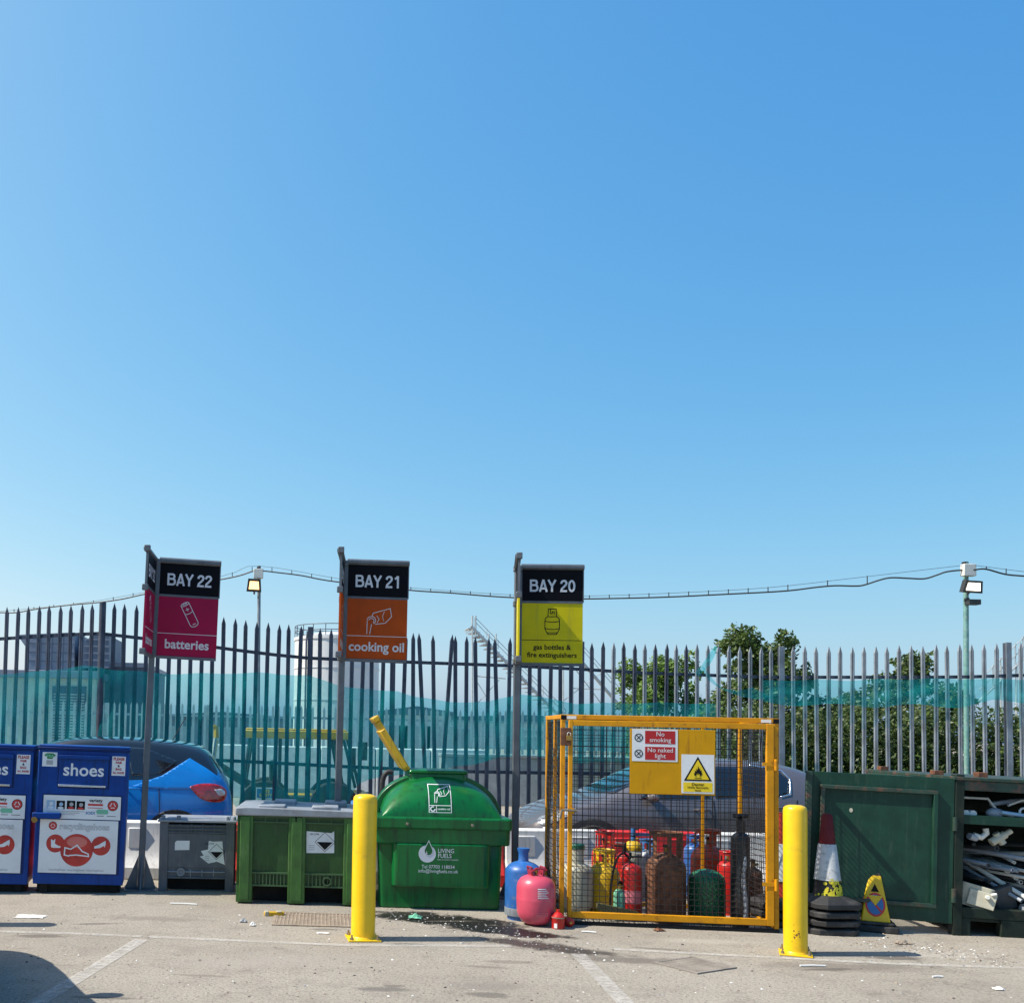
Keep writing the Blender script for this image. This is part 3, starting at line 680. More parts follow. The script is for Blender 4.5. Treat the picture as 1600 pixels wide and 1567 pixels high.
# metal stair tower
D = 33; st = thing('metal_staircase', 'open metal staircase and gantry descending to the right behind the sign', 'staircase')
def L(b, x0, y0, x1, y1, wd=.06, d=D, m='far_steel'): b.cyl(P(x0, y0, d), P(x1, y1, d), wd*.33, m, seg=6)
b = MB()
for x in (738, 743): L(b, x, 962, x, 1160, .09)
for x in (764, 775, 880, 895): L(b, x, 990 if x < 800 else 1040, x, 1160, .07)
L(b, 742, 1056, 790, 1060, .07); L(b, 744, 1063, 764, 1095, .04); L(b, 780, 1062, 745, 1100, .04); L(b, 890, 1075, 945, 1077, .06); L(b, 895, 1040, 940, 1100, .05); L(b, 880, 1095, 940, 1050, .04)
L(b, 736, 985, 728, 990, .05); L(b, 727, 988, 733, 984, .04)
L(b, 738, 1150, 900, 1150, .06); b.build('support_frame', st)
b = MB()
for dd in (D, D+.8):
    L(b, 736, 978, 880, 1125, .16, dd); L(b, 880, 1000, 990, 1128, .16, dd)
for k in range(24):
    q = k/23; p0 = P(738+140*q, 981+142*q, D); b.bb(p0.x-.13, p0.x+.13, D, D+.8, p0.z-.02, p0.z, 'far_steel')
b.build('flight', st)
b = MB()
for off in (6, 13): L(b, 743, 978-off, 884, 1122-off, .035); L(b, 905, 1000-off+15, 990, 1113-off, .035)
for k in range(9): q = k/8; L(b, 743+141*q, 978+144*q, 743+141*q, 964+144*q, .035)
for k in range(6): q = k/5; L(b, 905+85*q, 1018+98*q, 905+85*q, 1000+98*q, .035)
b.build('hand_rail', st)
D = 30; st2 = thing('metal_staircase', 'pale metal stair rail climbing beyond the fence at the far right', 'staircase')
b = MB()
L(b, 1530, 1095, 1640, 990, .1, D); L(b, 1530, 1078, 1640, 973, .05, D); L(b, 1530, 1062, 1640, 957, .04, D); b.build('hand_rail', st2)
b = MB()
for k in range(7): q = k/6; L(b, 1540+70*q, 1085-67*q, 1540+70*q, 1050-67*q, .05, D)
for x in (1564, 1588, 1612): L(b, x, 1040, x, 1165, .09, D)
b.build('support_frame', st2)

# ------------------------------------------------------------------ lamp poles and cable
def lamp(name, label, px, ybase, ytop, D, boxw, fl, lens, pole_m, wd):
    base = P(px, ybase, D); t = thing(name, label, 'floodlight', (base.x, D, 0), 0, 'floodlights on poles behind the fence'); s = D/F
    top = P(px, ytop, D); o = Vector((base.x, D, 0))
    b = MB(); b.cyl((0, 0, 0), top-o, wd/2, pole_m); b.build('pole', t)
    b = MB(); c = P(px-1, ytop+13, D)-o; b.box(c+Vector((0, -wd, 0)), (boxw*s, .12, boxw*1.0*s), 'plastic_box'); b.box(c+Vector((0, 0, boxw*.6*s)), (.08, .08, .07), 'cable'); b.build('junction_box', t, bevel=.01)
    X0, Y0, X1, Y1 = fl
    f0 = P((X0+X1)/2, (Y0+Y1)/2, D)-o; ww = (X1-X0)*s; hh = (Y1-Y0)*s
    X = Matrix.Translation(f0+Vector((0, -.16, 0))) @ Matrix.Rotation(R(12), 4, 'X') @ Matrix.Rotation(R(2), 4, 'Y')
    b = MB(X); b.prism([(-ww/2, -hh*.5), (ww/2, -hh*.5), (ww*.42, hh*.5), (-ww*.42, hh*.5)], -.04, .06, 'machine_dark'); h = b.build('lamp_housing', t)
    b = MB(X); b.prism([(-ww*.35, -hh*.30), (ww*.35, -hh*.30), (ww*.29, hh*.32), (-ww*.29, hh*.32)], -.052, -.04, lens); b.build('lamp_glass', h)
    b = MB(); b.cyl(f0+Vector((0, -.12, -hh*.3)), f0+Vector((0, 0, -hh*.6)), .02, 'galv', seg=6); b.build('bracket', t)
    return t, o, s
t, o, s = lamp('lamp_pole', 'lit warm floodlight on a thin pole left of the cooking oil sign', 405, 1150, 884, 22, 15, (386, 906, 409, 926), 'lamp_warm', 'galv_pale_sunlit', .075)
t, o, s = lamp('lamp_pole', 'lit white floodlight on a pale green pole at the right', 1509, 1150, 879, 18, 19, (1494, 909, 1525, 928), 'lamp_white', 'green_pole', .085)
b = MB(); q = P(1514, 942, 18)-o; b.box(q+Vector((0, -.1, 0)), (.2, .14, .09), 'machine_dark'); b.box(q+Vector((-.07, -.05, .05)), (.06, .06, .06), 'machine_dark'); b.build('sensor_unit', t)
t2 = thing('overhead_cable', 'black overhead cable clipped to a thin wire across the sky', 'cable')
cab = [(-60, 958), (0, 957), (25, 957), (60, 951), (110, 945), (155, 941), (190, 936), (222, 929), (300, 912), (347, 905), (375, 899), (397, 892), (412, 892), (430, 894), (470, 899), (500, 905), (535, 910), (640, 922), (700, 926), (760, 931), (812, 934), (870, 935), (920, 935.5), (1000, 934), (1060, 932), (1120, 929), (1200, 925), (1240, 922), (1275, 917.5), (1305, 915), (1335, 915.5), (1350, 914), (1375, 906), (1393, 902.5), (1420, 903.5), (1445, 904), (1465, 898), (1478, 893.5), (1498, 891), (1520, 890.5), (1540, 889), (1570, 897), (1600, 900), (1680, 906)]
def cd(x): return lerp([(-60, 24), (405, 21.9), (1509, 17.9), (1680, 17.4)], x)
def smooth_line(pts, k=4):
    out = []
    for i in range(len(pts)-1):
        p0 = pts[max(i-1, 0)]; p1 = pts[i]; p2 = pts[i+1]; p3 = pts[min(i+2, len(pts)-1)]
        for j in range(k):
            t = j/k; out.append(tuple(.5*((2*b_)+(-a_+c_)*t+(2*a_-5*b_+4*c_-d_)*t*t+(-a_+3*b_-3*c_+d_)*t**3) for a_, b_, c_, d_ in zip(p0, p1, p2, p3)))
    return out+[pts[-1]]
b = MB(); b.tube([P(x, y, cd(x)) for x, y in smooth_line(cab)], .015, 'cable', 6); b.build('cable_line', t2)
b = MB(); wire = [(-60, 957), (0, 955), (155, 938), (347, 900), (403, 884), (535, 905), (640, 918), (812, 930), (920, 931), (1060, 926), (1200, 918), (1335, 903), (1420, 893), (1498, 884), (1520, 883), (1600, 893), (1680, 900)]
b.tube([P(x, y, cd(x)) for x, y in smooth_line(wire)], .004, 'cable', 5)
for x in range(-40, 1640, 31):
    if 1260 < x < 1480 and x not in (1293, 1355): continue
    yy = lerp(wire, x); yc = lerp(cab, x); b.cyl(P(x, yy-1, cd(x)), P(x, yc, cd(x)), .009, 'cable', seg=5)
b.build('support_wire', t2)

# ------------------------------------------------------------------ digger beyond the fence
D = 17.5; o = P(462, 1150, D); o.z = 0; s = D/F
dg = thing('compact_digger', 'yellow roofed digger parked beyond the fence behind the netting', 'digger', o)
def Q(x, y): p = P(x, y, D)-o; return p.x, p.z
b = MB(); x0, z0 = Q(380, 1152); x1, z1 = Q(545, 1143)
b.bb(x0, x1, -.5, .9, z0, z1, 'machine_yellow'); b.bb(x0+.06, x1-.06, -.45, .85, z1, z1+.035, 'machine_yellow'); b.build('canopy', dg, bevel=.02)
for i, (x, xb) in enumerate(((392, 380), (438, 436), (520, 535), (540, 560))):
    for yy in (-.42, .8):
        b = MB(); a_ = Q(x, 1152); c_ = Q(xb, 1235); b.cyl((a_[0], yy, a_[1]), (c_[0], yy, c_[1]), .03, 'machine_dark', seg=6); b.build('cab_pillar', dg)
b = MB(); a_ = Q(400, 1235); c_ = Q(575, 1235); b.bb(a_[0], c_[0], -.5, .9, .45, a_[1], 'machine_yellow'); b.bb(a_[0]-.1, c_[0]+.12, -.55, .95, .4, .6, 'machine_dark'); b.build('chassis', dg, bevel=.03)
b = MB(); a_ = Q(440, 1230); b.bb(a_[0]-.2, a_[0]+.25, -.1, .5, a_[1]-.3, a_[1]-.1, 'machine_dark'); b.bb(a_[0]-.22, a_[0]-.08, -.1, .5, a_[1]-.15, a_[1]+.45, 'machine_dark'); b.build('operator_seat', dg, bevel=.03)
for x in (415, 520):
    for yy in (-.5, .72):
        b = MB(Matrix.Translation((Q(x, 1200)[0], yy, .42)) @ Matrix.Rotation(R(90), 4, 'X')); b.lathe([(.18, -.12), (.40, -.12), (.42, -.06), (.42, .06), (.40, .12), (.18, .12)], 'tyre', 22); b.lathe([(0, -.09), (.18, -.09), (.18, .09), (0, .09)], 'machine_yellow', 16); b.build('wheel', dg)
b = MB(); a_ = Q(334, 1190); c_ = Q(339, 1152); b.cyl((a_[0], -.2, a_[1]), (c_[0], -.2, c_[1]), .045, 'chrome', seg=8); c2 = Q(390, 1225); b.cyl((c2[0], -.2, c2[1]), (a_[0], -.2, a_[1]), .08, 'machine_dark', seg=8); e = Q(337, 1142); b.tube([(c_[0], -.2, c_[1]), (e[0]+.02, -.2, e[1]+.06), (e[0]-.03, -.2, e[1]+.08)], .05, 'machine_yellow', 6); b.build('arm', dg)
b = MB(); a_ = Q(548, 1158); b.bb(a_[0]-.02, a_[0]+.05, -.62, -.6, a_[1]-.5, a_[1]-.1, 'machine_dark'); b.box((a_[0]+.16, -.6, a_[1]-.15), (.16, .04, .3), 'machine_dark'); b.build('mirror', dg, bevel=.01)
D2 = 16.2; q = P(415, 1246, D2)
b = MB(); b.plate(-.155, .155, -.16, .16, 0, 'paper', .01); b.plate(-.14, .14, .0, .14, -.004, 'blue_print', .004)
b.text('SITE', 0, .10, -.006, .07, 'notice_yellow', .03); b.text('SAFETY', 0, .04, -.006, .06, 'notice_yellow', .03)
for k in range(3): b.plate(-.12, .10-.04*k, -.05-.035*k, -.035-.035*k, -.003, 'grey_print', .003)
bo = b.build('notice_sign'); 
pm = MB(); pm.cyl((0, .02, -q.z), (0, .02, .1), .02, 'galv', seg=6)
sg = thing('site_notice', 'small white and blue notice on a post beyond the fence netting', 'sign', (q.x, q.y, 0)); bo.parent = sg; bo.location = (0, 0, q.z)
pmo = MB(); pmo.cyl((0, .025, 0), (0, .025, q.z+.1), .018, 'galv', seg=6); pmo.build('sign_post', sg)
q = P(560, 1262, 16)
b = MB(Matrix.Rotation(R(90), 4, 'X')); b.lathe([(0, -.3), (.27, -.3), (.30, -.27), (.30, .27), (.27, .3), (0, .3)], 'blue_print', 24)
dr = b.build('blue_drum', loc=(q.x, q.y, .3)); tag(dr, 'blue drum lying beyond the fence between the digger and the oil bank', 'drum')

# ------------------------------------------------------------------ bollards
def bollard(loc, rz, label):
    t = thing('bollard', label, 'bollard', loc, rz, 'yellow bollards along the white line')
    b = MB(); b.lathe([(.0985, .012), (.0985, 1.13), (.094, 1.152), (.08, 1.166), (.05, 1.175), (0, 1.178)], 'yellow_post', 40); b.lathe([(.108, .012), (.104, .022), (.0984, .03)], 'yellow_post', 40); b.build('post', t)
    b = MB(); b.box((0, 0, .007), (.265, .265, .012), 'yellow_post'); pl = b.build('base_plate', t, bevel=.003)
    for x in (-.105, .105):
        for y in (-.105, .105):
            b = MB(); b.cyl((x, y, .013), (x, y, .03), .017, 'bolt', seg=6); b.cyl((x, y, .03), (x, y, .052), .008, 'bolt', seg=8); b.build('bolt', pl)
    return t
bollard(G(567, 1466.5), R(4), 'yellow steel bollard in front of the green pallet box and oil bank')
t = bollard(G(1243, 1490), R(-24), 'yellow steel bollard with rust chips in front of the stacked traffic cones'); t.scale = (.90, .90, 1)
b = MB()
for k in range(16):
    a = R(random.uniform(-110, -60)); z = .17+random.gauss(0, .03); rr = .0995; sz = random.uniform(.002, .006)
    X = Matrix.Translation((rr*math.cos(a), rr*math.sin(a), z)) @ Matrix.Rotation(a+R(90), 4, 'Z')
    b.disc(0, 0, sz*1.4, -.0005, 'rust', .0005, 7, X, sz)
b.build('rust_patch', t, smooth=0)
bollard(G(-112, 1444), 0, 'yellow steel bollard just left of the frame whose shadow reaches the blue banks')

# ------------------------------------------------------------------ shoe banks
def ring_of(cx, cz, r, n=24): return [(cx+r*math.cos(2*math.pi*k/n), cz+r*math.sin(2*math.pi*k/n)) for k in range(n)]
def recycle_mark(b, cx, cz, r, y):
    b.disc(cx, cz, r, y, 'black', .001); b.disc(cx, cz, r*.90, y-.0012, 'red_print', .001)
    for k in range(3):
        a = R(90+120*k); q = [(.50, .34), (.66, -.1), (.30, -.06)]
        for m_ in (-1, 1):
            p0 = (cx+r*(.52*math.cos(a)+m_*.18*math.sin(a)), cz+r*(.52*math.sin(a)-m_*.18*math.cos(a)))
            p1 = (cx+r*(.22*math.cos(a)+m_*.30*math.sin(a)), cz+r*(.22*math.sin(a)-m_*.30*math.cos(a)))
            b.stroke([p0, p1], r*.17, y-.0024, 'white')
def shoe_bank(loc, rz, label):
    t = thing('shoe_bank', label, 'recycling bank', loc, rz, 'blue shoe recycling banks', rot=(0, R(1.1), rz))
    W, H = .89, 1.49; T = H
    b = MB(); b.bb(0, W, 0, .42, .10, H-.045, 'blue_bank'); b.bb(-.004, .022, -.006, .1, .14, H-.06, 'blue_bank'); b.bb(W-.022, W+.004, -.006, .1, .14, H-.06, 'blue_bank')
    b.bb(.03, W-.03, .10, .38, .003, .10, 'shade_and_dark'); b.build('cabinet', t, bevel=.008)  # dark block under the cabinet paints the shade beneath it
    b = MB(); b.bb(-.012, W+.012, -.018, .432, H-.05, H-.022, 'blue_dark'); b.bb(-.005, W+.005, -.010, .425, H-.022, H, 'blue_bank'); b.build('lid', t, bevel=.006)
    for x in (.1, W-.1):
        for y in (.1, .34):
            b = MB(); b.box((x, y, .05), (.07, .07, .1), 'shade_and_dark'); b.build('foot', t)
    # chute
    fx0, fx1, fz1, fz0 = .205, .695, T-.10, T-.415
    b = MB(); b.bb(fx0-.012, fx1+.012, -.006, .0, fz0-.012, fz1+.012, 'blue_dark'); b.bb(fx0, fx1, -.020, -.006, fz0, fz1, 'blue_bank'); b.prism([(fx0-.006, fz1-.032), (fx1+.006, fz1-.032), (fx1+.006, fz1+.004), (fx0-.006, fz1+.004)], -.055, -.006, 'blue_bank'); ch = b.build('chute_flap', t, bevel=.005)
    b = MB(); b.bb(fx0, fx1-.02, -.036, -.021, fz0+.004, fz0+.024, 'chrome'); b.build('handle_strip', ch, bevel=.003)
    b = MB(); b.text('shoes', (fx0+fx1)/2, T-.247, -.0225, .175, 'white', .016, 1.02); b.build('lettering', ch, smooth=0)
    # small stickers
    b = MB(); b.plate(.727, .862, T-.287, T-.093, -.003, 'white'); cx = .7945
    b.text('PLEASE', cx, T-.120, -.0045, .042, 'notice_red', .035, .84)
    for k, s_ in enumerate(('PAIR', '&', 'BAG')): b.text(s_, cx, T-.157-.033*k, -.0045, .031, 'notice_red' if k != 1 else 'black', .04)
    b.text('ALL SHOES', cx, T-.260, -.0045, .028, 'notice_red', .04, .84); b.build('sticker', t, smooth=0)
    b = MB(); b.plate(.034, .180, T-.218, T-.075, -.003, 'white')
    b.poly([(.05, T-.105), (.075, T-.085), (.14, T-.085), (.165, T-.105), (.15, T-.118), (.137, T-.112), (.135, T-.142), (.08, T-.142), (.078, T-.112), (.065, T-.118)], -.0045, 'green_print'); b.text('TRA', .107, T-.115, -.006, .042, 'mint_print', .03)
    b.plate(.075, .14, T-.2, T-.155, -.0042, 'grey_print', .001); b.build('sticker', t, smooth=0)
    # info panel
    b = MB(); b.bb(.055, W-.045, -.006, .0, T-1.285, T-.49, 'blue_dark')
    b.build('panel_surround', t, bevel=.003)
    y = -.0085; b = MB(); b.plate(.067, .834, T-.735, T-.502, y, 'white')
    y -= .0015
    for k, (px, pz) in enumerate(((.14, .595), (.238, .598), (.340, .595), (.436, .598))):
        b.plate(px-.042, px+.042, T-pz-.042, T-pz+.042, y, ('pale_blue_print', 'black', 'black', 'black')[k], .001)
        b.disc(px+.004, T-pz+.006, .020, y-.0012, ('white', 'pale_blue_print', 'grey_print', 'grey_print')[k], .001, 14); b.disc(px, T-pz-.030, .030, y-.0012, ('white', 'white', 'red_print', 'red_print')[k], .001, 12, rz=.012)
    b.text('variety', .585, T-.545, y, .048, 'black', .025); b.plate(.507, .657, T-.597, T-.577, y, 'red_print', .001); b.plate(.507, .657, T-.622, T-.616, y, 'red_print', .001)
    b.poly([(.59, T-.655), (.605, T-.632), (.71, T-.634), (.712, T-.678), (.605, T-.68)], y, 'mint_print', .001)
    b.text('SOEX', .535, T-.672, y, .038, 'blue_print', .03)
    recycle_mark(b, .755, T-.592, .053, y)
    for k in range(3): b.plate(.10+.01*k, .48-.05*k, T-.662-.016*k, T-.656-.016*k, y, 'grey_print', .001)
    b.plate(.6, .67, T-.70, T-.695, y, 'black', .001); b.plate(.70, .79, T-.70, T-.695, y, 'black', .001); b.build('poster', t, smooth=0)
    # main poster
    y = -.0085; b = MB(); b.plate(.045, .818, T-1.275, T-.745, y, 'white'); y -= .0015
    recycle_mark(b, .172, T-.807, .041, y)
    b.text('recyclingshoes', .485, T-.812, y, .088, 'outline_grey', .026, .965); b.text('recyclingshoes', .485, T-.812, y-.0015, .088, 'white', -.002, .965)
    for cx, cz, rr in ((.205, .982, .086), (.655, .995, .092)): b.disc(cx, T-cz, rr, y, 'red_ball'); b.disc(cx, T-cz-.001, rr+.004, y+.0008, 'notice_red', .0006)
    b.disc(.418, T-1.045, .158, y-.0015, 'red_ball', .001, 40); b.disc(.418, T-1.045, .162, y-.0008, 'notice_red', .0006, 40)
    b.disc(.418, T-.965, .10, y-.0022, mat('poster highlight print', (.60, .13, .10), .5, var=.1, bump=0) if 'hl' not in M else M['hl'], .0006, 26, rz=.055)
    yy = y-.0038; q = lambda pts, ox, oz: [(ox+a, T-oz+c) for a, c in pts]
    b.stroke(q([(-.118, .040), (-.06, .026), (.0, .068), (.055, .006), (.115, -.018), (.118, -.042), (.0, -.030), (-.07, -.036), (-.078, -.042), (-.122, -.032)], .420, 1.062), .0125, yy, 'white', True)
    b.poly(q([(-.062, -.028), (-.06, -.006), (-.022, .008), (.02, .035), (.048, .052), (.052, .02), (.042, -.018), (.034, .0), (-.005, -.022)], .652, .995), yy, 'white')
    b.poly(q([(-.045, .045), (-.02, .03), (-.002, .05), (-.004, .0), (.03, -.02), (.055, -.025), (.05, -.04), (-.02, -.042), (-.04, -.035)], .205, .985), yy, 'white')
    for (x0, wd_, m_) in ((.075, .10, 'grey_print'), (.19, .12, 'grey_print'), (.325, .08, 'red_print'), (.42, .08, 'black'), (.53, .09, 'grey_print'), (.635, .09, 'grey_print')):
        pass
    b.text('recyclingshoes  recyclingshoes  recyclingshoes', .42, T-1.243, y, .030, 'grey_print', .01, .98)
    b.build('poster', t, smooth=0)
    # lock
    b = MB(); b.bb(-.03, .245, -.075, -.008, T-.732, T-.677, 'blue_bank'); b.bb(.235, .25, -.068, -.0, T-.725, T-.684, 'blue_dark'); lb = b.build('lock_box', t, bevel=.006)
    b = MB(Matrix.Translation((-.005, -.06, T-.748)) @ Matrix.Rotation(R(90), 4, 'X')); b.lathe([(0, -.02), (.028, -.02), (.032, 0), (.028, .02), (0, .02)], 'brass', 16); b.build('padlock', lb)
    return t
M['outline_grey'] = flat('grey outline print', (.13, .13, .14))
M['hl'] = mat('poster highlight print', (.60, .16, .13), .5, var=.1, bump=0)
g = P(58, 1150, 10.32); shoe_bank((g.x, g.y, 0), R(6.5), 'complete blue shoe recycling bank with white posters beside the batteries sign')
g2 = P(58-151, 1150, 10.25); shoe_bank((g2.x, g2.y, 0), R(6.5), 'blue shoe recycling bank cut off by the left edge of the photo')
p = G(17, 1391); b = MB(); b.bb(-.05, .05, 0, .08, 0, .115, 'paper'); tag(b.build('card_box', loc=p, bevel=.004), 'small white card box standing under the leftmost blue bank', 'box')

# ------------------------------------------------------------------ bay signs
GLYPH = {'B': (.70, [[(.08, 0), (.08, 1)], [(.0, .92), (.40, .92), (.50, .88), (.545, .74), (.50, .61), (.40, .545), (.10, .545)], [(.10, .545), (.43, .545), (.56, .48), (.60, .31), (.56, .15), (.43, .08), (.0, .08)]]),
    'A': (.68, [[(.07, 0), (.34, 1)], [(.34, 1), (.61, 0)], [(.18, .28), (.50, .28)]]), 'Y': (.66, [[(.05, 1), (.33, .47)], [(.61, 1), (.33, .47)], [(.33, .5), (.33, 0)]]), ' ': (.30, []),
    '2': (.60, [[(.08, .68), (.11, .82), (.20, .905), (.31, .925), (.43, .88), (.485, .75), (.45, .62), (.30, .44), (.13, .26), (.09, .08), (.53, .08)]]),
    '1': (.60, [[(.12, .76), (.25, .82), (.34, .98)], [(.36, 1), (.36, 0)]]), '0': (.60, [[(.29+.20*math.cos(2*math.pi*k/24), .5+.42*math.sin(2*math.pi*k/24)) for k in range(24)]])}
def bold_text(k, body, cx, cz, y, h, m, sx=1.05, w_=.165):
    x = cx-sum(GLYPH[c][0] for c in body)*h*sx/2+.02*h
    for c in body:
        adv, st = GLYPH[c]
        for i, pl in enumerate(st): k.stroke([(x+a*h*sx, cz+(b_-.5)*h) for a, b_ in pl], w_*h, y-.0005*i, m, c == '0')
        x += adv*h*sx
def bay_sign(loc, rz, no, mname, pict, words, label, lines_m, lean=0):
    t = thing('bay_sign', label, 'sign', loc, rz, 'bay signs on grey posts', rot=(0, R(lean), rz))
    b = MB(); b.box((0, 0, 1.73), (.066, .066, 3.45), 'post_steel'); b.build('post', t, bevel=.005)
    b = MB(); b.box((0, 0, .008), (.33, .33, .014), 'post_steel')
    b.prism([(-.16, .015), (-.034, .015), (-.034, .35)], -.006, .006, 'post_steel'); b.prism([(.16, .015), (.034, .015), (.034, .35)], -.006, .006, 'post_steel')
    RZ = Matrix.Rotation(R(90), 4, 'Z')
    b.prism([(-.16, .015), (-.034, .015), (-.034, .35)], -.006, .006, 'post_steel', RZ); b.prism([(.16, .015), (.034, .015), (.034, .35)], -.006, .006, 'post_steel', RZ); b.build('base_plate', t)
    top, div, bot = 3.45, 3.08, 2.44
    WX = Matrix.Rotation(R(-98), 4, 'Z') @ Matrix.Scale(1, 4)           # wing: local x runs towards the viewer
    def face(X, flip, wid, tg):
        x0 = .045
        fr = MB(X)
        fr.tube([(x0-.01, -.01, top), (x0+wid+.01, -.01, top)], .032, 'post_steel', 8)
        fr.bb(x0, x0+wid, -.014, .014, div-.012, div+.012, 'post_steel'); fr.bb(x0, x0+wid, -.02, .016, bot-.028, bot, 'post_steel')
        fr.bb(x0-.012, x0, -.012, .014, bot, top, 'post_steel'); fr.bb(x0+wid, x0+wid+.01, -.012, .012, div, top, 'post_steel')
        fr.build('sign_frame', t)
        ys = -.012 if not flip else .012
        k = MB(X); k.bb(x0, x0+wid, -.008, .008, div+.012, top-.03, 'sign_black'); pb = k.build('number_panel', t)
        k = MB(X); k.bb(x0, x0+wid, -.009, .009, bot, div-.012, mname); pc = k.build('colour_panel', t)
        cx = x0+wid/2
        if flip: XX = X @ Matrix.Translation((2*cx, 0, 0)) @ Matrix.Scale(-1, 4, (1, 0, 0)) @ Matrix.Scale(-1, 4, (0, 1, 0))
        else: XX = X
        k = MB(XX); bold_text(k, 'BAY '+no, cx, (div+top)/2-.012, -.0105, .128, 'letter'); k.build('lettering', pb, smooth=0)
        k = MB(XX); y = -.0105; zl = bot+.64*.375
        k.stroke([(x0, zl), (x0+wid, zl)], .006, y, lines_m)
        n = len(words)
        for i, wd_ in enumerate(words): k.text(wd_, cx, bot+.125+(.040 if n > 1 and i == 0 else (-.042 if n > 1 else 0)), y, .135 if n == 1 else .074, lines_m, .022, .98 if n == 1 else 1.0)
        pict(k, cx, y); k.build('pictogram', pc, smooth=0)
    face(Matrix.Identity(4), False, .63, '')
    face(WX, True, .63, 'w')
    for z, xx in ((top, .70), (div-.02, .72), (bot-.01, .70)):
        b = MB(WX); b.box((xx, 0, z), (.05, .06, .06), 'post_steel'); b.build('end_cap', t, bevel=.006)
    for z in (top-.02, div-.02, bot+.01):
        b = MB(); b.box((0, 0, z), (.085, .085, .06), 'post_steel'); b.build('clamp', t, bevel=.006)
    return t
def pict_battery(k, cx, y):
    c = Vector((cx+.02, 2.885)); a = R(-62)
    def q(u, v): return (c.x+u*math.cos(a)-v*math.sin(a), c.y+u*math.sin(a)+v*math.cos(a))
    m = 'letter'; w_ = .007; r = .045; L_ = .125
    k.stroke([q(-L_, r), q(L_-.02, r), q(L_, r*.7), q(L_+.008, 0), q(L_, -r*.7), q(L_-.02, -r), q(-L_, -r)], w_, y, m)
    k.stroke([q(-L_+.016*math.cos(R(t_)), r*math.sin(R(t_))) for t_ in range(0, 360, 24)], w_, y, m, True)
    k.stroke([q(-L_-.004+.007*math.cos(R(t_)), r*.5*math.sin(R(t_))) for t_ in range(0, 360, 36)], w_*.8, y, m, True)
    k.stroke([q(-.035+.018*math.cos(R(t_)), r*math.sin(R(t_))) for t_ in range(-90, 91, 20)], w_, y, m)
    k.stroke([q(-.085, 0), q(-.045, 0)], w_, y-.001, m); k.stroke([q(-.065, -.02), q(-.065, .02)], w_, y-.002, m); k.stroke([q(.105, -.018), q(.105, .018)], w_, y, m)
def pict_pour(k, cx, y, m='letter', sc=1.0, cz=2.86, w_=.007):
    q = lambda pts: [(cx+a*sc, cz+b_*sc) for a, b_ in pts]
    k.stroke(q([(-.045, .06), (.135, .115), (.150, .03), (.085, -.04), (-.02, -.055)]), w_, y, m)
    k.stroke(q([(-.045, .06), (-.055, .02)]), w_, y, m)
    k.stroke(q([(-.06+.045*math.cos(R(t_)), -.015+.04*math.sin(R(t_))) for t_ in range(-60, 190, 20)]), w_, y-.0006, m)
    k.stroke(q([(-.06+.028*math.cos(R(t_)), -.02+.026*math.sin(R(t_))) for t_ in range(-50, 190, 24)]), w_, y-.0006, m)
    k.stroke(q([(-.005, .035), (.02, .0), (.0, -.04)]), w_*.8, y-.0003, m); k.stroke(q([(.075, .085), (.055, .03), (.07, -.02)]), w_*.7, y-.0003, m)
    k.stroke(q([(-.104, -.02), (-.105, -.16)]), w_, y, m); k.stroke(q([(-.058, -.055), (-.075, -.16)]), w_, y, m)
def pict_gas(k, cx, y):
    m = 'black'; w_ = .0085; cz = 2.86; q = lambda pts: [(cx+a, cz+b_) for a, b_ in pts]
    k.stroke(q([(-.075, .02), (-.07, .05), (-.045, .068), (.045, .068), (.07, .05), (.075, .02), (.075, -.06), (.055, -.10), (-.055, -.10), (-.075, -.06)]), w_, y, m, True)
    k.stroke(q([(-.075, .02), (-.03, .012), (.03, .012), (.075, .02)]), w_, y-.0005, m); k.stroke(q([(-.075, -.055), (-.03, -.066), (.03, -.066), (.075, -.055)]), w_, y-.0005, m)
    k.stroke(q([(-.045, .068), (-.04, .15), (.04, .15), (.045, .068)]), w_, y-.0007, m); k.stroke(q([(-.018, .148), (-.02, .10), (.0, .10), (.0, .12), (.02, .12), (.02, .09)]), w_*.9, y-.001, m)
    k.stroke(q([(-.05, -.10), (-.045, -.118), (.045, -.118), (.05, -.10)]), w_, y-.0005, m)
g = G(219, 1389); bay_sign(g, R(8), '22', 'magenta', pict_battery, ('batteries',), 'magenta batteries sign for bay 22 on a grey post', 'letter', 1.25)
g = P(529, 1150, 10.62); bay_sign((g.x, g.y, 0), R(2.5), '21', 'orange', pict_pour, ('cooking oil',), 'orange cooking oil sign for bay 21 on a grey post', 'letter', .4)
g = P(806.5, 1150, 10.72); bay_sign((g.x, g.y, 0), R(-3.5), '20', 'sign_yellow', pict_gas, ('gas bottles &', 'fire extinguishers'), 'yellow gas bottles and fire extinguishers sign for bay 20 on a grey post', 'black')

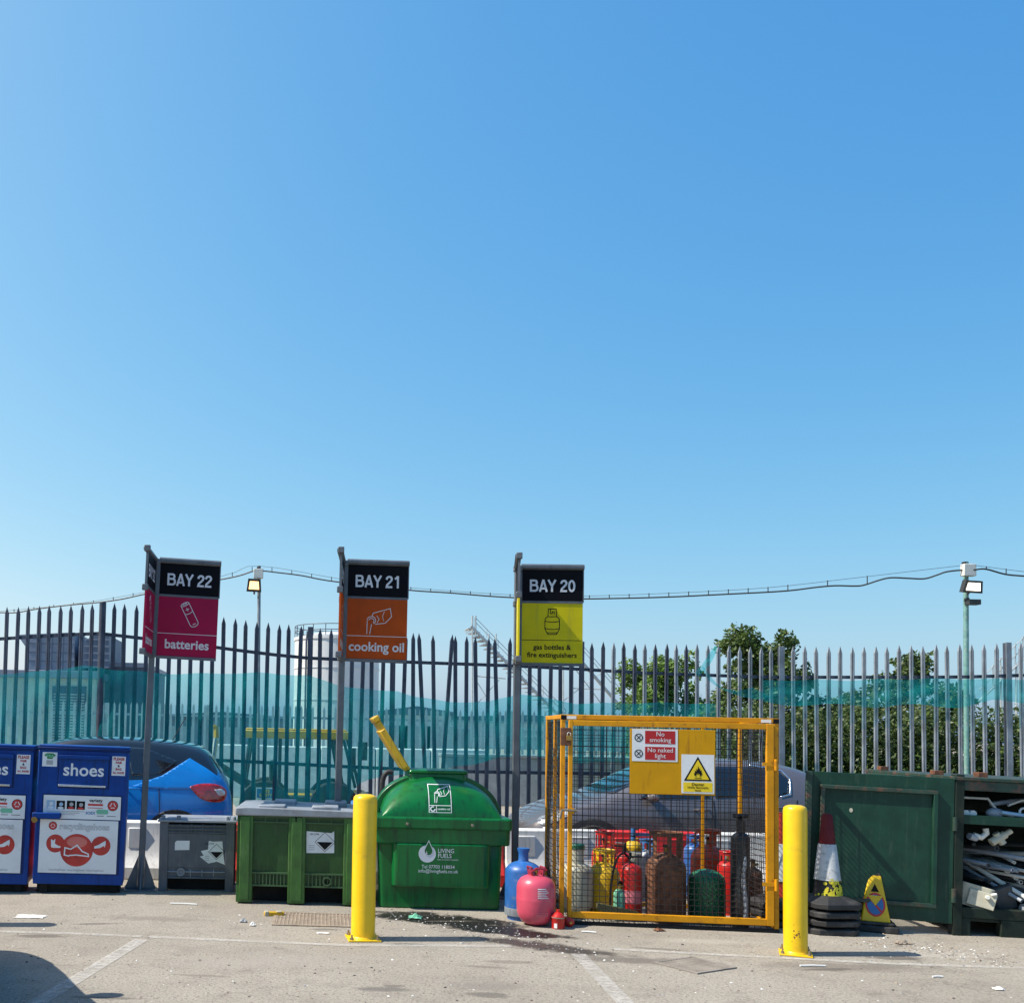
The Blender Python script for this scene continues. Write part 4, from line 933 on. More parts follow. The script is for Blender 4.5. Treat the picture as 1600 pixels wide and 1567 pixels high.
# ------------------------------------------------------------------ pallet boxes
def hazard_label(b, x0, x1, z0, z1, y, torn=False):
    rng = random.Random(3)
    if torn:
        pts = [(x0+.25*(x1-x0), z0), (x0+.7*(x1-x0), z0+.02), (x1+.02, z0-.01), (x1, z0+.5*(z1-z0)), (x1-.01, z1), (x0+.5*(x1-x0), z1-.005), (x0+.25*(x1-x0), z1), (x0+.22*(x1-x0), z0+.62*(z1-z0)), (x0-.03, z0+.55*(z1-z0)), (x0, z0+.35*(z1-z0)), (x0-.04, z0+.3*(z1-z0))]
    else: pts = [(x0, z0), (x1, z0+.006), (x1-.004, z1+.006), (x1-.03, z1-.012), (x0-.002, z1)]
    b.poly(pts, y, 'paper')
    cx = x0+.66*(x1-x0); cz = z0+.52*(z1-z0); r = .36*(x1-x0) if not torn else .42*(x1-x0)
    b.stroke([(cx, cz+r*.95), (cx+r, cz), (cx, cz-r*.95), (cx-r, cz)], .004, y-.001, 'black', True)
    b.poly([(cx-r*.8, cz-.0), (cx+r*.8, cz), (cx, cz-r*.78)], y-.0016, 'black', .001)
    b.text('UN 2794', x0+.28*(x1-x0), z1-.028, y-.001, .024, 'black', .01)
    for k in range(3): b.plate(x0+.08*(x1-x0), x0+.3*(x1-x0), z0+.03+.02*k, z0+.036+.02*k, y-.001, 'grey_print', .0008)
pb = thing('pallet_box', 'small grey plastic battery box with a torn hazard label', 'pallet box', G(247, 1391.5), R(1))
W, H, Dp = .775, .745, .6
b = MB(); b.bb(.05, W-.05, .02, Dp, .14, H-.06, 'grey_box'); b.bb(.07, W-.07, .012, .02, .24, H-.15, 'grey_box'); b.bb(.06, W-.06, .16, Dp-.02, .004, .139, 'shade_and_dark')  # last block is near black, standing in for shade under the box
for x in (0, W-.09): b.bb(x, x+.09, 0, .09, .0, H-.035, 'grey_box'); b.bb(x, x+.09, Dp-.08, Dp+.01, .0, H-.035, 'grey_box')
for z in (H-.07, H-.105, H-.14): b.bb(.09, W-.09, .0, .02, z-.008, z+.006, 'grey_box')
for k in range(1, 5): x = .09+(W-.18)*k/5; b.bb(x-.006, x+.006, .004, .02, H-.15, H-.05, 'grey_box'); b.bb(x-.005, x+.005, .004, .02, .15, .23, 'grey_lid')
b.bb(.09, W-.09, -.004, .02, .195, .207, 'grey_lid'); b.bb(.09, W-.09, -.002, .02, .13, .15, 'grey_box'); b.build('tub', pb, bevel=.006)
b = MB(); b.bb(-.02, W+.02, -.02, Dp+.03, H-.035, H-.012, 'grey_lid'); b.bb(.06, W-.06, .05, Dp-.05, H-.012, H-.004, 'grey_lid')
for x in (.03, .19, W-.08, W-.01): b.cyl((x, .05, H-.012), (x, .05, H+.028), .022, 'grey_lid', seg=12)
b.build('lid', pb, bevel=.006)
b = MB(Matrix.Translation((.23, -.005, .20)) @ Matrix.Rotation(R(90), 4, 'X')); b.lathe([(.03, -.01), (.042, -.01), (.042, .01), (.03, .01), (.03, -.01)], 'grey_lid', 18); b.build('drain_plug', pb)
b = MB(); b.poly([(.16, .42), (.31, .425), (.312, .52), (.18, .518), (.16, .50)], .009, 'paper'); b.build('sticker', pb, smooth=0)
b = MB(); hazard_label(b, .46, .66, .29, .52, .009, True); b.build('hazard_label', pb, smooth=0)

pb = thing('pallet_box', 'large green plastic pallet box with a white hazard label', 'pallet box', G(368, 1411), R(-3))
W, H, Dp = 1.19, .945, .95
b = MB()
b.bb(.04, W-.04, .03, Dp, .17, H-.04, 'green_box_panel'); b.bb(.13, W-.13, .22, Dp-.13, .004, .169, 'shade_and_dark')  # dark inner block painted as the shadow below the tub
cols = [(0, .155), (.50, .665), (W-.155, W)]
for x0, x1 in cols:
    b.bb(x0, x1, 0, .12, .015, H-.075, 'green_box'); b.bb(x0+.03, x1-.03, -.012, .0, .04, H-.10, 'green_box'); b.bb(x0, x1, Dp-.12, Dp, .0, H-.08, 'green_box')
for yy in (.12, Dp-.12): pass
b.bb(0, .12, .0, Dp, .17, H-.09, 'green_box'); b.bb(W-.12, W, 0, Dp, .17, H-.09, 'green_box')
b.build('tub', pb, bevel=.012)
for x0, x1 in ((.155, .50), (.665, W-.155)):
    b = MB()
    for z in (H-.105, H-.155): b.bb(x0, x1, .008, .03, z-.008, z+.006, 'green_box_rib')
    for k in range(1, 3): x = x0+(x1-x0)*k/3; b.bb(x-.006, x+.006, .01, .03, H-.16, H-.08, 'green_box_rib')
    b.build('rib_grille', pb); b = MB()
    for z in (.30, .18): b.bb(x0, x1, .004, .03, z-.008, z+.008, 'green_box_rib')
    for k in range(1, 10): x = x0+(x1-x0)*k/10; b.bb(x-.006, x+.006, .008, .03, .18, .30, 'green_box_rib')
    b.build('rib_grille', pb)
b = MB(); b.prism([(-.02, H-.095), (W+.02, H-.095), (W+.02, H-.04), (W-.1, H-.028), (.1, H-.012), (-.02, H-.02)], -.02, Dp+.02, 'grey_lid')
for x in (.2, .72): b.bb(x, x+.26, .02, .3, H-.03, H+.006, 'grey_lid'); b.bb(x+.12, x+.34, .45, .8, H-.03, H+.02, 'grey_lid')
b.build('lid', pb, bevel=.01)
b = MB(); hazard_label(b, .675, .945, .50, .71, .0275); b.build('hazard_label', pb, smooth=0)
b = MB(Matrix.Translation((.88, .01, .235)) @ Matrix.Rotation(R(90), 4, 'X')); b.lathe([(.03, -.02), (.045, -.02), (.045, .02), (.03, .02), (.03, -.02)], 'green_box_rib', 18); b.build('drain_plug', pb)
b = MB(); b.bb(.565, .577, -.014, -.0125, .80, .84, 'black'); b.disc(.571, .835, .010, -.0135, 'black'); b.build('keyhole', pb)

# ------------------------------------------------------------------ oil bank
gl, gr_ = G(592, 1419), G(786, 1426)
ang = math.atan2(gr_.y-gl.y, gr_.x-gl.x)
ob = thing('oil_bank', 'green domed cooking oil bank with a white logo', 'oil bank', (gl+gr_)/2, -R(1.5))
def rrect(b, x0, x1, y0, y1, z0, z1, r, m, tw=1.0, seg=5):
    pts = []
    for cx, cy, a0 in ((x1-r, y1-r, 0), (x0+r, y1-r, 90), (x0+r, y0+r, 180), (x1-r, y0+r, 270)):
        for k in range(seg+1): a = R(a0+90*k/seg); pts.append((cx+r*math.cos(a), cy+r*math.sin(a)))
    n = len(pts); mx, my = (x0+x1)/2, (y0+y1)/2
    vs = [(mx+(x-mx)*tw, my+(y-my)*tw, z0) for x, y in pts]+[(x, y, z1) for x, y in pts]
    b.add(vs, [tuple(range(n-1, -1, -1)), tuple(range(n, 2*n))]+[(i, (i+1) % n, (i+1) % n+n, i+n) for i in range(n)], m)
b = MB()
rrect(b, -.655, .665, .02, 1.2, .62, .78, .06, 'oil_green', .995)
rrect(b, -.60, .60, .08, 1.14, .0, .625, .05, 'oil_green', .965)
rrect(b, -.47, .475, -.0, .4, .215, .63, .07, 'oil_green', .985)
b.build('tank', ob, bevel=.014, smooth=50)
b = MB(); rrect(b, -.668, .678, -.012, 1.215, .765, .88, .05, 'oil_green'); b.build('rim', ob, bevel=.018, smooth=50)
for x in (-.33, .29):
    b = MB(Matrix.Translation((x, -.015, .815)) @ Matrix.Rotation(R(90), 4, 'X')); b.lathe([(.016, -.01), (.014, .008), (.0, .012)], 'bolt', 12); b.build('bolt', ob)
# dome: barrel with a rounded front
def se(x, hw): return max(0, 1-abs(x/hw)**2.12)**(1/2.12)
nx, ny = 36, 22; b = MB(); vs, fs = [], []
for j in range(ny+1):
    v = j/ny                      # 0 front .. 1 back
    if v < .55: q = v/.55; yy = .06+.46*(1-math.cos(q*math.pi/2)); kk = math.sin(q*math.pi/2)**.9
    else: yy = .52+(v-.55)/.45*.6; kk = 1.0
    for i in range(nx+1):
        x = -.57+1.14*i/nx
        z = .87+.392*se(x, .575)*kk
        vs.append((x+.01, yy, z if kk > 0 else .87))
for j in range(ny):
    for i in range(nx): a = j*(nx+1)+i; fs.append((a, a+1, a+nx+2, a+nx+1))
b.add(vs, fs, 'oil_green'); dome = b.build('dome', ob, smooth=70, recalc=False)
b = MB(); n = 40
out = [(.01+.635*math.cos(math.pi*k/n), .872+.425*max(0, math.sin(math.pi*k/n))) for k in range(n+1)]
inn = [(.01+.57*math.cos(math.pi*k/n), .872+.36*max(0, math.sin(math.pi*k/n))) for k in range(n, -1, -1)]
b.prism(out+inn, .46, .62, 'oil_green'); b.build('rib', ob, bevel=.01, smooth=50)
b = MB(); rrect(b, -.275, .295, .42, .98, 1.10, 1.285, .06, 'oil_green', 1.06); rrect(b, -.29, .31, .40, 1.0, 1.28, 1.315, .05, 'oil_green'); b.build('filler_neck', ob, bevel=.01, smooth=50)
X = Matrix.Translation((-.285, .70, 1.31)) @ Matrix.Rotation(R(-33), 4, 'Y')
b = MB(X); b.bb(-.028, .026, -.26, .26, .0, .57, 'flap_yellow'); b.bb(-.044, .022, -.285, .285, .03, .48, 'flap_yellow'); b.bb(-.036, .034, -.27, .27, .57, .63, 'flap_yellow'); b.bb(-.02, .015, -.28, .28, -.03, .0, 'oil_green'); b.build('filler_flap', ob, bevel=.01)
me = dome.data; bvh = BVHTree.FromPolygons([v.co for v in me.vertices], [tuple(p.vertices) for p in me.polygons])
def project(mb, bvh, off, d=Vector((0, 1, 0)), start=-3):
    for i, p in enumerate(mb.v):
        o_ = Vector((p.x, start, p.z)); hit = bvh.ray_cast(o_, d)
        if hit[0] is not None: mb.v[i] = Vector((p.x, hit[0].y-off+(p.y)*.5, p.z))
b = MB(); x0, x1, z0, z1 = -.115, .098, .925, 1.185
def dense(pts, n=6, closed=True):
    out = []; m_ = len(pts)
    for i in range(m_ if closed else m_-1):
        a_ = pts[i]; c_ = pts[(i+1) % m_]
        for k in range(n): out.append((a_[0]+(c_[0]-a_[0])*k/n, a_[1]+(c_[1]-a_[1])*k/n))
    if not closed: out.append(pts[-1])
    return out
b.stroke(dense([(x0, z0), (x1, z0), (x1, z1), (x0, z1)]), .007, 0, 'white', True)
b.stroke(dense([(x0, z0+.066), (x1, z0+.066)], 6, False), .006, 0, 'white'); b.stroke(dense([(x0+.07, z0), (x0+.07, z0+.066)], 3, False), .006, 0, 'white')
pict_pour(b, .0, 0, 'white', .56, 1.105, .006); b.stroke([(x0+.035+.021*math.cos(R(a)), z0+.033+.021*math.sin(R(a))) for a in range(60, 370, 20)], .011, 0, 'white')
b.text('cooking oil', x0+.14, z0+.033, 0, .027, 'white', .02)
project(b, bvh, .006); b.build('decal', ob, smooth=0, recalc=False)
b = MB(); y = -.0035; cx, cz = -.135, .535
n = 30
b.disc(cx, cz, .082, y, 'letter', .001, 36)
b.poly([(cx+.012+.040*math.cos(R(a)), cz+.028+.042*math.sin(R(a))) for a in range(140, 401, 12)]+[(cx+.012, cz+.122)], y-.0013, 'oil_green', .001)
b.stroke([(cx+.012+.040*math.cos(R(a)), cz+.028+.042*math.sin(R(a))) for a in range(150, 391, 12)]+[(cx+.013, cz+.125)], .006, y-.002, 'letter', True)
b.poly([(cx-.012, cz+.0), (cx+.002, cz-.003), (cx-.008, cz+.03)], y-.0024, 'letter')
b.text('LIVING', -.035, .565, y, .056, 'letter', .004, .9, 'LEFT'); b.text('FUELS', -.035, .518, y, .056, 'letter', .004, .9, 'LEFT'); b.text('PART OF THE WAY FORWARD', -.037, .482, y, .016, 'letter', 0, .9, 'LEFT')
b.text('Tel 07703 118034', -.03, .413, y, .046, 'letter', .004, .93); b.text('info@livingfuels.co.uk', -.03, .372, y, .046, 'letter', .004, .93)
b.build('decal', ob, smooth=0, recalc=False)

# ------------------------------------------------------------------ gas cage
g = G(874, 1443)
cg = thing('gas_cage', 'yellow wire mesh cage holding old gas bottles and fire extinguishers', 'cage', g, R(-6.5))
CW, CH, CD_ = 1.885, 1.88, 1.0; t_ = .040
b = MB()
for x in (0, CW-t_):
    for y in (0, CD_-t_): b.bb(x, x+t_, y, y+t_, .03, CH-t_-.002, 'cage_yellow')
b.bb(-.002, CW+.002, -.002, t_+.002, CH-t_, CH, 'cage_yellow'); b.bb(-.002, CW+.002, CD_-t_-.002, CD_+.002, CH-t_, CH, 'cage_yellow')
for x in (0, CW-t_): b.bb(x-.001, x+t_+.001, t_+.003, CD_-t_-.003, CH-t_, CH-.001, 'cage_yellow'); b.bb(x+.002, x+t_-.002, t_, CD_-t_, .03, .07, 'cage_yellow')
b.bb(t_, CW-t_, CD_-t_+.004, CD_-.004, .03, .07, 'cage_yellow')
b.bb(CW*.80-t_*.4, CW*.80+t_*.4, CD_-t_+.004, CD_-.004, .07, CH-t_, 'cage_yellow'); b.bb(.004, t_-.004, .46, .49, .07, CH-t_, 'cage_yellow')
b.bb(-.005, CW, -.01, .04, .0, .028, 'shade_and_dark'); b.build('frame', cg, bevel=.004)
def wires(b, u0, u1, z0, z1, put, su=.051, sz=.051, wob=0):
    n = int((u1-u0)/su); r = .0034
    for i in range(n+1):
        u = u0+(u1-u0)*i/n; b.tube([put(u, z0+(z1-z0)*k/8) for k in range(9)] if wob else [put(u, z0), put(u, z1)], r, 'mesh_wire', 4, caps=False)
    n = int((z1-z0)/sz)
    for i in range(n+1):
        z = z0+(z1-z0)*i/n; b.tube([put(u0+(u1-u0)*k/8, z) for k in range(9)] if wob else [put(u0, z), put(u1, z)], r, 'mesh_wire', 4, caps=False)
b = MB(); wires(b, .05, CD_-.05, .05, CH-.06, lambda u, z: Vector((.02-.045*math.sin(math.pi*u)*math.sin(math.pi*z/CH)+.008*math.sin(9*z), u, z)), wob=1); b.build('mesh_panel', cg, smooth=0, recalc=False)
b = MB(); wires(b, .05, CD_-.05, .05, CH-.06, lambda u, z: Vector((CW-.02+.012*math.sin(5*z+u*3), u, z)), wob=1); b.build('mesh_panel', cg, smooth=0, recalc=False)
b = MB(); wires(b, .05, CW-.05, .05, CH-.06, lambda u, z: Vector((u, CD_-.02, z)), .076, .076); b.build('mesh_panel', cg, smooth=0, recalc=False)
dr = MB(); x0, x1, z0, z1 = .066, CW-.050, .062, CH-.050; y0, y1 = -.03, .012
dr.bb(x0, x0+.036, y0, y1, z0, z1, 'cage_yellow'); dr.bb(x1-.062, x1, y0, y1, z0, z1, 'cage_yellow'); dr.bb(x0+.036, x1-.062, y0+.002, y1-.002, z1-.05, z1-.001, 'cage_yellow'); dr.bb(x0+.036, x1-.062, y0+.002, y1-.002, z0+.001, z0+.058, 'cage_yellow')
door = dr.build('door', cg, bevel=.004)
b = MB(); wires(b, x0+.03, x1-.05, z0-.06, z1-.03, lambda u, z: Vector((u, .006+.004*math.sin(u*5+z*4), z)), .050, .050, wob=1); b.build('mesh_panel', door, smooth=0, recalc=False)
for z in (.42, 1.47):
    b = MB(); b.cyl((CW-.035, -.035, z-.05), (CW-.035, -.035, z+.05), .016, 'cage_yellow', seg=10); b.bb(CW-.15, CW-.035, -.037, -.031, z-.012, z+.02, 'cage_yellow'); b.build('hinge', door)
for z in (1.02,):
    b = MB(); b.cyl((x0-.06, -.045, z), (x0+.075, -.045, z), .011, 'bolt', seg=8); b.bb(x0-.005, x0+.05, -.05, -.031, z-.03, z+.02, 'cage_yellow'); b.tube([(x0-.06, -.045, z), (x0-.075, -.05, z-.08)], .011, 'bolt', 8); b.build('bolt', door)
b = MB(); b.bb(-.008, .085, -.046, -.031, 1.60, 1.76, 'rust'); hp = b.build('hasp', cg, bevel=.004)
b = MB(); b.bb(.04, .085, -.075, -.048, 1.645, 1.69, 'brass'); b.tube([(.048, -.06, 1.69), (.048, -.06, 1.71), (.062, -.06, 1.72), (.077, -.06, 1.71), (.077, -.06, 1.69)], .005, 'chrome', 6); b.build('padlock', hp, bevel=.003)
for x in (.05, CW-.15):
    b = MB(); b.plate(x, x+.085, CH-.04, CH-.012, -.0045, 'paper', .002); b.build('tag', cg)
for x in (-.003, CW-.05):
    b = MB(); b.plate(x+.002, x+.05, CH-.046, CH-.004, -.006, 'black', .0025); b.build('end_cap', cg)
b = MB(); bx0, bx1, bz0, bz1 = .60, 1.335, 1.185, 1.765; b.bb(bx0, bx1, -.037, -.031, bz0, bz1, 'cage_board'); brd = b.build('notice_board', cg, bevel=.002)
b = MB(); y = -.0395; ax0, ax1, az0, az1 = .618, 1.012, 1.475, 1.762
b.plate(ax0, ax1, az0, az1, y, 'white'); y -= .0015
for zc, tx in ((1.69, ('No', 'smoking')), (1.548, ('No naked', 'light'))):
    b.plate(ax0+.112, ax1-.022, zc-.058, zc+.058, y, 'notice_red', .001)
    b.text(tx[0], (ax0+ax1)/2+.046, zc+.028, y-.0015, .056, 'white', 0); b.text(tx[1], (ax0+ax1)/2+.046, zc-.024, y-.0015, .056, 'white', 0)
    b.stroke(ring_of(ax0+.057, zc-.005, .033), .008, y, 'black', True); b.stroke([(ax0+.036, zc+.018), (ax0+.078, zc-.028)], .007, y-.0008, 'black'); b.stroke([(ax0+.040, zc-.022), (ax0+.074, zc+.012)], .009, y-.0005, 'black')
b.build('notice', brd, smooth=0)
b = MB(); y = -.0395; ax0, ax1, az0, az1 = 1.045, 1.325, 1.20, 1.545; cx = (ax0+ax1)/2
b.plate(ax0, ax1, az0, az1, y, 'white'); y -= .0015
tri = lambda k: [(cx-.115*k, 1.378-.075*(k-1)*.6), (cx+.115*k, 1.378-.075*(k-1)*.6), (cx, 1.378+.135+.12*(k-1))]
b.poly([(cx-.12, 1.312), (cx+.12, 1.312), (cx, 1.527)], y, 'black', .001); b.poly([(cx-.096, 1.325), (cx+.096, 1.325), (cx, 1.500)], y-.0015, 'notice_yellow', .001)
fl = [(-.012, 0), (-.03, .012), (-.036, .035), (-.026, .03), (-.028, .06), (-.014, .045), (-.016, .075), (-.004, .06), (.0, .098), (.01, .066), (.016, .08), (.017, .05), (.03, .062), (.028, .034), (.037, .038), (.031, .014), (.014, 0), (.018, .018), (.01, .03), (.008, .015), (.0, .035), (-.008, .015), (-.012, .03), (-.018, .016)]
b.poly([(cx+a, 1.348+c) for a, c in fl], y-.003, 'black', .001); b.plate(cx-.03, cx+.03, 1.336, 1.341, y-.003, 'black', .001)
b.plate(ax0+.015, ax1-.015, az0+.015, az0+.098, y, 'notice_yellow', .001)
b.text('Danger', cx, az0+.080, y-.0015, .036, 'black', .02); b.text('Highly flammable', cx, az0+.053, y-.0015, .026, 'black', .02); b.text('gases', cx, az0+.028, y-.0015, .026, 'black', .02)
b.build('notice', brd, smooth=0)

# ------------------------------------------------------------------ gas bottles
def bottle_prof(r, h, sh, neck=.03, foot=.02):
    pts = [(r*.86, 0), (r*.96, foot*.5), (r, foot*1.6)]
    for k in range(0, 9): a = R(90*k/8); pts.append((max(neck, r*math.cos(a)), h-sh+sh*math.sin(a)))
    return pts
FULL = 'full'; HALF = (35, 145, 215, 262, 325)
def collar(b, r, z0, z1, m, straps=(20, 70, 115, 160, 200, 245, 290, 335), th=.008, sw=17):
    def band(a0, a1, za, zb):
        n = max(2, int((a1-a0)/12)); po = [(r*math.cos(R(a0+(a1-a0)*k/n)), r*math.sin(R(a0+(a1-a0)*k/n))) for k in range(n+1)]
        pi_ = [(x*(1-th/r), y*(1-th/r)) for x, y in reversed(po)]; pl = po+pi_; m_ = len(pl)
        b.add([(x, y, za) for x, y in pl]+[(x, y, zb) for x, y in pl], [tuple(range(m_)), tuple(range(2*m_-1, m_-1, -1))]+[(i, (i+1) % m_, (i+1) % m_+m_, i+m_) for i in range(m_)], m)
    if straps is FULL: band(0, 359.9, z0, z1)
    else:
        for a in straps: band(a-sw/2, a+sw/2, z0, z1-.03)
        band(0, 359.9, z1-.032, z1)
    b.tube([(r*math.cos(R(k*15)), r*math.sin(R(k*15)), z1) for k in range(25)], th*.9, m, 6, caps=False)
def gas_bottle(label, loc, r, h, m, sh=None, col=None, colm=None, neck=.03, valve=True, foot=True, rz=0, group=None, name='gas_bottle', footm=None, capm=None):
    t = thing(name, label, 'gas bottle', loc, rz, group)
    sh = sh or r*.55
    b = MB(); b.lathe([(rr, z+.035) for rr, z in bottle_prof(r, h-.035, sh, neck)], m, 30); b.build('body', t)
    b = MB(); b.lathe([(r*.83, 0), (r*.86, 0), (r*.86, .05), (r*.83, .05)], footm or m, 26); b.build('foot_ring', t)
    if col:
        cr, z1, arcs = col; b = MB(); collar(b, cr, h-sh*.25, z1, colm or m, arcs); b.build('collar', t)
    if valve:
        b = MB(); b.cyl((0, 0, h-.01), (0, 0, h+.05), .018, 'brass', seg=10); b.cyl((0, -.005, h+.03), (.045, -.03, h+.03), .012, 'brass', seg=8); b.lathe([(.0, h+.05), (.025, h+.05), (.028, h+.062), (.02, h+.075), (0, h+.075)], capm or 'black', 12); b.build('valve', t)
    return t
def cpt(px, py): return G(px, py)
# outside the cage
g = G(817, 1435)
t = gas_bottle('blue gas bottle standing outside the cage behind the pink one', g, .165, .53, 'blue_bottle', .10, neck=.05, valve=False)
b = MB(); b.lathe([(.05, .52), (.045, .55), (.045, .60), (.055, .625), (.057, .645), (0, .645)], 'blue_bottle', 18); b.build('valve_cap', t)
b = MB(); b.lathe([(.1665, .04), (.168, .05), (.168, .10), (.1665, .11)], 'galv_pale_sunlit', 28); b.build('base_band', t)
g = G(837, 1444)
t = thing('helium_canister', 'round pink helium canister standing in front of the blue bottle', 'gas canister', g, R(8))
pr = [(0, .0), (.08, .004), (.125, .03), (.155, .075), (.168, .12), (.170, .20), (.172, .225), (.172, .235), (.170, .245), (.170, .33), (.162, .37), (.135, .41), (.09, .435), (.04, .445), (0, .447)]
b = MB(); b.lathe(pr, 'pink_bottle', 36); b.build('body', t)
b = MB(); b.cyl((0, 0, .44), (0, 0, .50), .016, 'brass', seg=10); b.build('valve', t)
b = MB()
for sx in (-1, 1):
    b.tube([(sx*.045, -.05, .43), (sx*.062, -.05, .51), (sx*.062, .05, .51), (sx*.045, .05, .43)], .010, 'pink_dark', 6); b.bb(sx*.055-.006, sx*.055+.006, -.045, .045, .435, .49, 'pink_dark')
b.tube([(-.075, -.06, .47), (-.02, -.06, .505), (.02, -.06, .505), (.075, -.06, .49)], .010, 'pink_dark', 6); b.build('handle', t)
bv = BVHTree.FromPolygons([Vector((r_*math.cos(2*math.pi*k/60), r_*math.sin(2*math.pi*k/60), z)) for r_, z in pr for k in range(60)], [(i*60+k, i*60+(k+1) % 60, (i+1)*60+(k+1) % 60, (i+1)*60+k) for i in range(len(pr)-1) for k in range(60)])
def wraplabel(x0, x1, z0, z1, m, rows, rm):
    b = MB(); vs, fs = [], []
    for i in range(9):
        for j in range(2): vs.append((x0+(x1-x0)*i/8, 0, z0 if j == 0 else z1))
    for i in range(8): fs.append((2*i, 2*i+2, 2*i+3, 2*i+1))
    b.add(vs, fs, m)
    for k in range(rows):
        z = z0+(z1-z0)*(k+.6)/rows; q = .3*((k*7) % 3)*(x1-x0)/3
        for i in range(8): 
            xa = x0+.006+(x1-x0-.012-q)*i/8; xb = x0+.006+(x1-x0-.012-q)*(i+1)/8
            b.add([(xa, -.002, z-.004), (xb, -.002, z-.004), (xb, -.002, z+.003), (xa, -.002, z+.003)], [(0, 1, 2, 3)], rm)
    project(b, bv, .0015); return b
M['pink_pale'] = flat('pale pink label', (.60, .16, .19))
wraplabel(-.055, .055, .25, .345, 'pink_bottle', 6, 'white').build('sticker', t, smooth=0, recalc=False)
wraplabel(.07, .15, .26, .34, 'pink_bottle', 6, 'pink_pale').build('sticker', t, smooth=0, recalc=False)
wraplabel(-.06, .05, .095, .13, 'pink_pale', 2, 'pink_bottle').build('sticker', t, smooth=0, recalc=False)
for px, py, rr, hh, lab in ((872, 1450, .056, .15, 'small red camping canister in front of the pink helium canister'), (888, 1446, .04, .075, 'tiny red canister lying beside the small camping canister')):
    t = thing('camping_canister', lab, 'gas canister', G(px, py))
    if hh > .1:
        b = MB(); b.lathe([(rr*.95, 0), (rr, .008), (rr, hh*.62), (rr*1.04, hh*.64), (rr*1.04, hh*.70), (rr*.9, hh*.74), (rr*.6, hh*.9), (rr*.3, hh*.95), (rr*.3, hh*1.1), (0, hh*1.1)], 'red_bottle', 22); b.build('body', t)
        b = MB(); b.lathe([(rr*1.01, hh*.62), (rr*1.06, hh*.66), (rr*1.01, hh*.68)], 'cream_bottle', 22); b.build('rim', t)
        b = MB(Matrix.Rotation(R(-35), 4, 'Z')); b.bb(-.015, .012, -rr-.002, -rr+.004, .01, .05, 'white'); b.build('sticker', t)
    else:
        b = MB(Matrix.Translation((0, 0, rr)) @ Matrix.Rotation(R(90), 4, 'X')); b.lathe([(0, -.05), (rr*.9, -.05), (rr, -.04), (rr, .05), (rr*.5, .065), (0, .065)], 'red_bottle', 20); b.build('body', t)
        b = MB(Matrix.Translation((0, 0, rr)) @ Matrix.Rotation(R(90), 4, 'X')); b.lathe([(0, .05), (rr*.3, .065), (rr*.3, .085), (0, .085)], 'brass', 12); b.build('valve', t)
# inside the cage
t = gas_bottle('cream gas bottle with a green cap at the left inside the cage', cpt(900, 1423), .155, .47, 'cream_bottle', .09, (.072, .60, FULL), 'cream_bottle', valve=False)
b = MB(); b.lathe([(.074, .60), (.078, .605), (.078, .635), (.07, .645), (0, .645)], 'green_bottle', 20); b.build('cap', t)
gas_bottle('yellow gas bottle with a pierced yellow collar inside the cage', cpt(943, 1422), .152, .47, 'yellow_bottle', .15, (.10, .585, HALF), 'yellow_bottle')
gas_bottle('red gas bottle partly hidden behind the yellow bottle', cpt(944, 1405), .13, .56, 'red_bottle', .10, (.09, .70, HALF), 'red_bottle')
t = gas_bottle('grey gas cylinder with a yellow shoulder and blue valve behind the red extinguisher', cpt(989, 1405), .09, .60, 'cream_bottle', .12, None)
b = MB(); b.ellipsoid((0, 0, .53), (.093, .093, .085), 'yellow_bottle'); b.build('shoulder', t)
b = MB(); b.cyl((0, 0, .6), (0, 0, .74), .025, 'blue_print', seg=10); b.bb(0, .16, -.02, .02, .66, .69, 'blue_print'); b.build('regulator', t)
gas_bottle('tall rusty brown gas bottle with a torn collar in the middle of the cage', cpt(1040, 1439), .178, .63, 'rust', .15, (.145, .815, (10, 150, 208, 262, 300, 318)), 'rust')
t = gas_bottle('dark green gas bottle wrapped in plastic netting at the front of the cage', cpt(1104, 1441), .158, .49, 'green_bottle', .11, None, valve=False)
b = MB()
for s_ in (-1, 1):
    for k in range(20):
        a0 = 2*math.pi*k/20; pts = []
        for j in range(18):
            z = .03+.44*j/17; a = a0+s_*j*.13+.15*math.sin(j*.9); rr = .161*(1 if z < .37 else math.sqrt(max(.05, 1-((z-.375)/.115)**2))); pts.append((rr*math.cos(a), rr*math.sin(a), z))
        b.tube(pts, .0028, 'green_print' if s_ > 0 else 'shade_and_dark', 4, caps=False)
b.build('plastic_netting', t, smooth=0, recalc=False)
gas_bottle('orange red gas bottle with a wire guard behind the green bottle', cpt(1106, 1415), .165, .62, 'orange_bottle', .16, (.125, .76, HALF), 'orange_bottle')
gas_bottle('short red gas bottle beside the black cylinder inside the cage', cpt(1138, 1428), .10, .52, 'red_bottle', .07, (.08, .60, HALF), 'red_bottle')
t = gas_bottle('tall slim black gas cylinder at the right inside the cage', cpt(1157, 1450),   .080, .86, 'black_bottle', .075, None, neck=.03, valve=False)
b = MB(); b.cyl((0, 0, .85), (0, 0, .96), .038, 'black_bottle', seg=12); b.bb(-.012, .012, -.03, .03, .94, 1.0, 'black'); b.tube([(-.065, 0, 1.0), (.065, 0, 1.0)], .02, 'black_bottle', 8); b.build('valve', t)
b = MB(); pts = [(.01*math.sin(k*.9), -.082, .05+k*.075) for k in range(9)]; b.tube(pts, [.012, .02, .016, .022, .018, .02, .014, .02, .01], 'pipe_grey', 6); b.build('tape_streak', t)
gas_bottle('small brown gas bottle behind the tall black cylinder', cpt(1176, 1425), .09, .44, 'rust', .08, None)
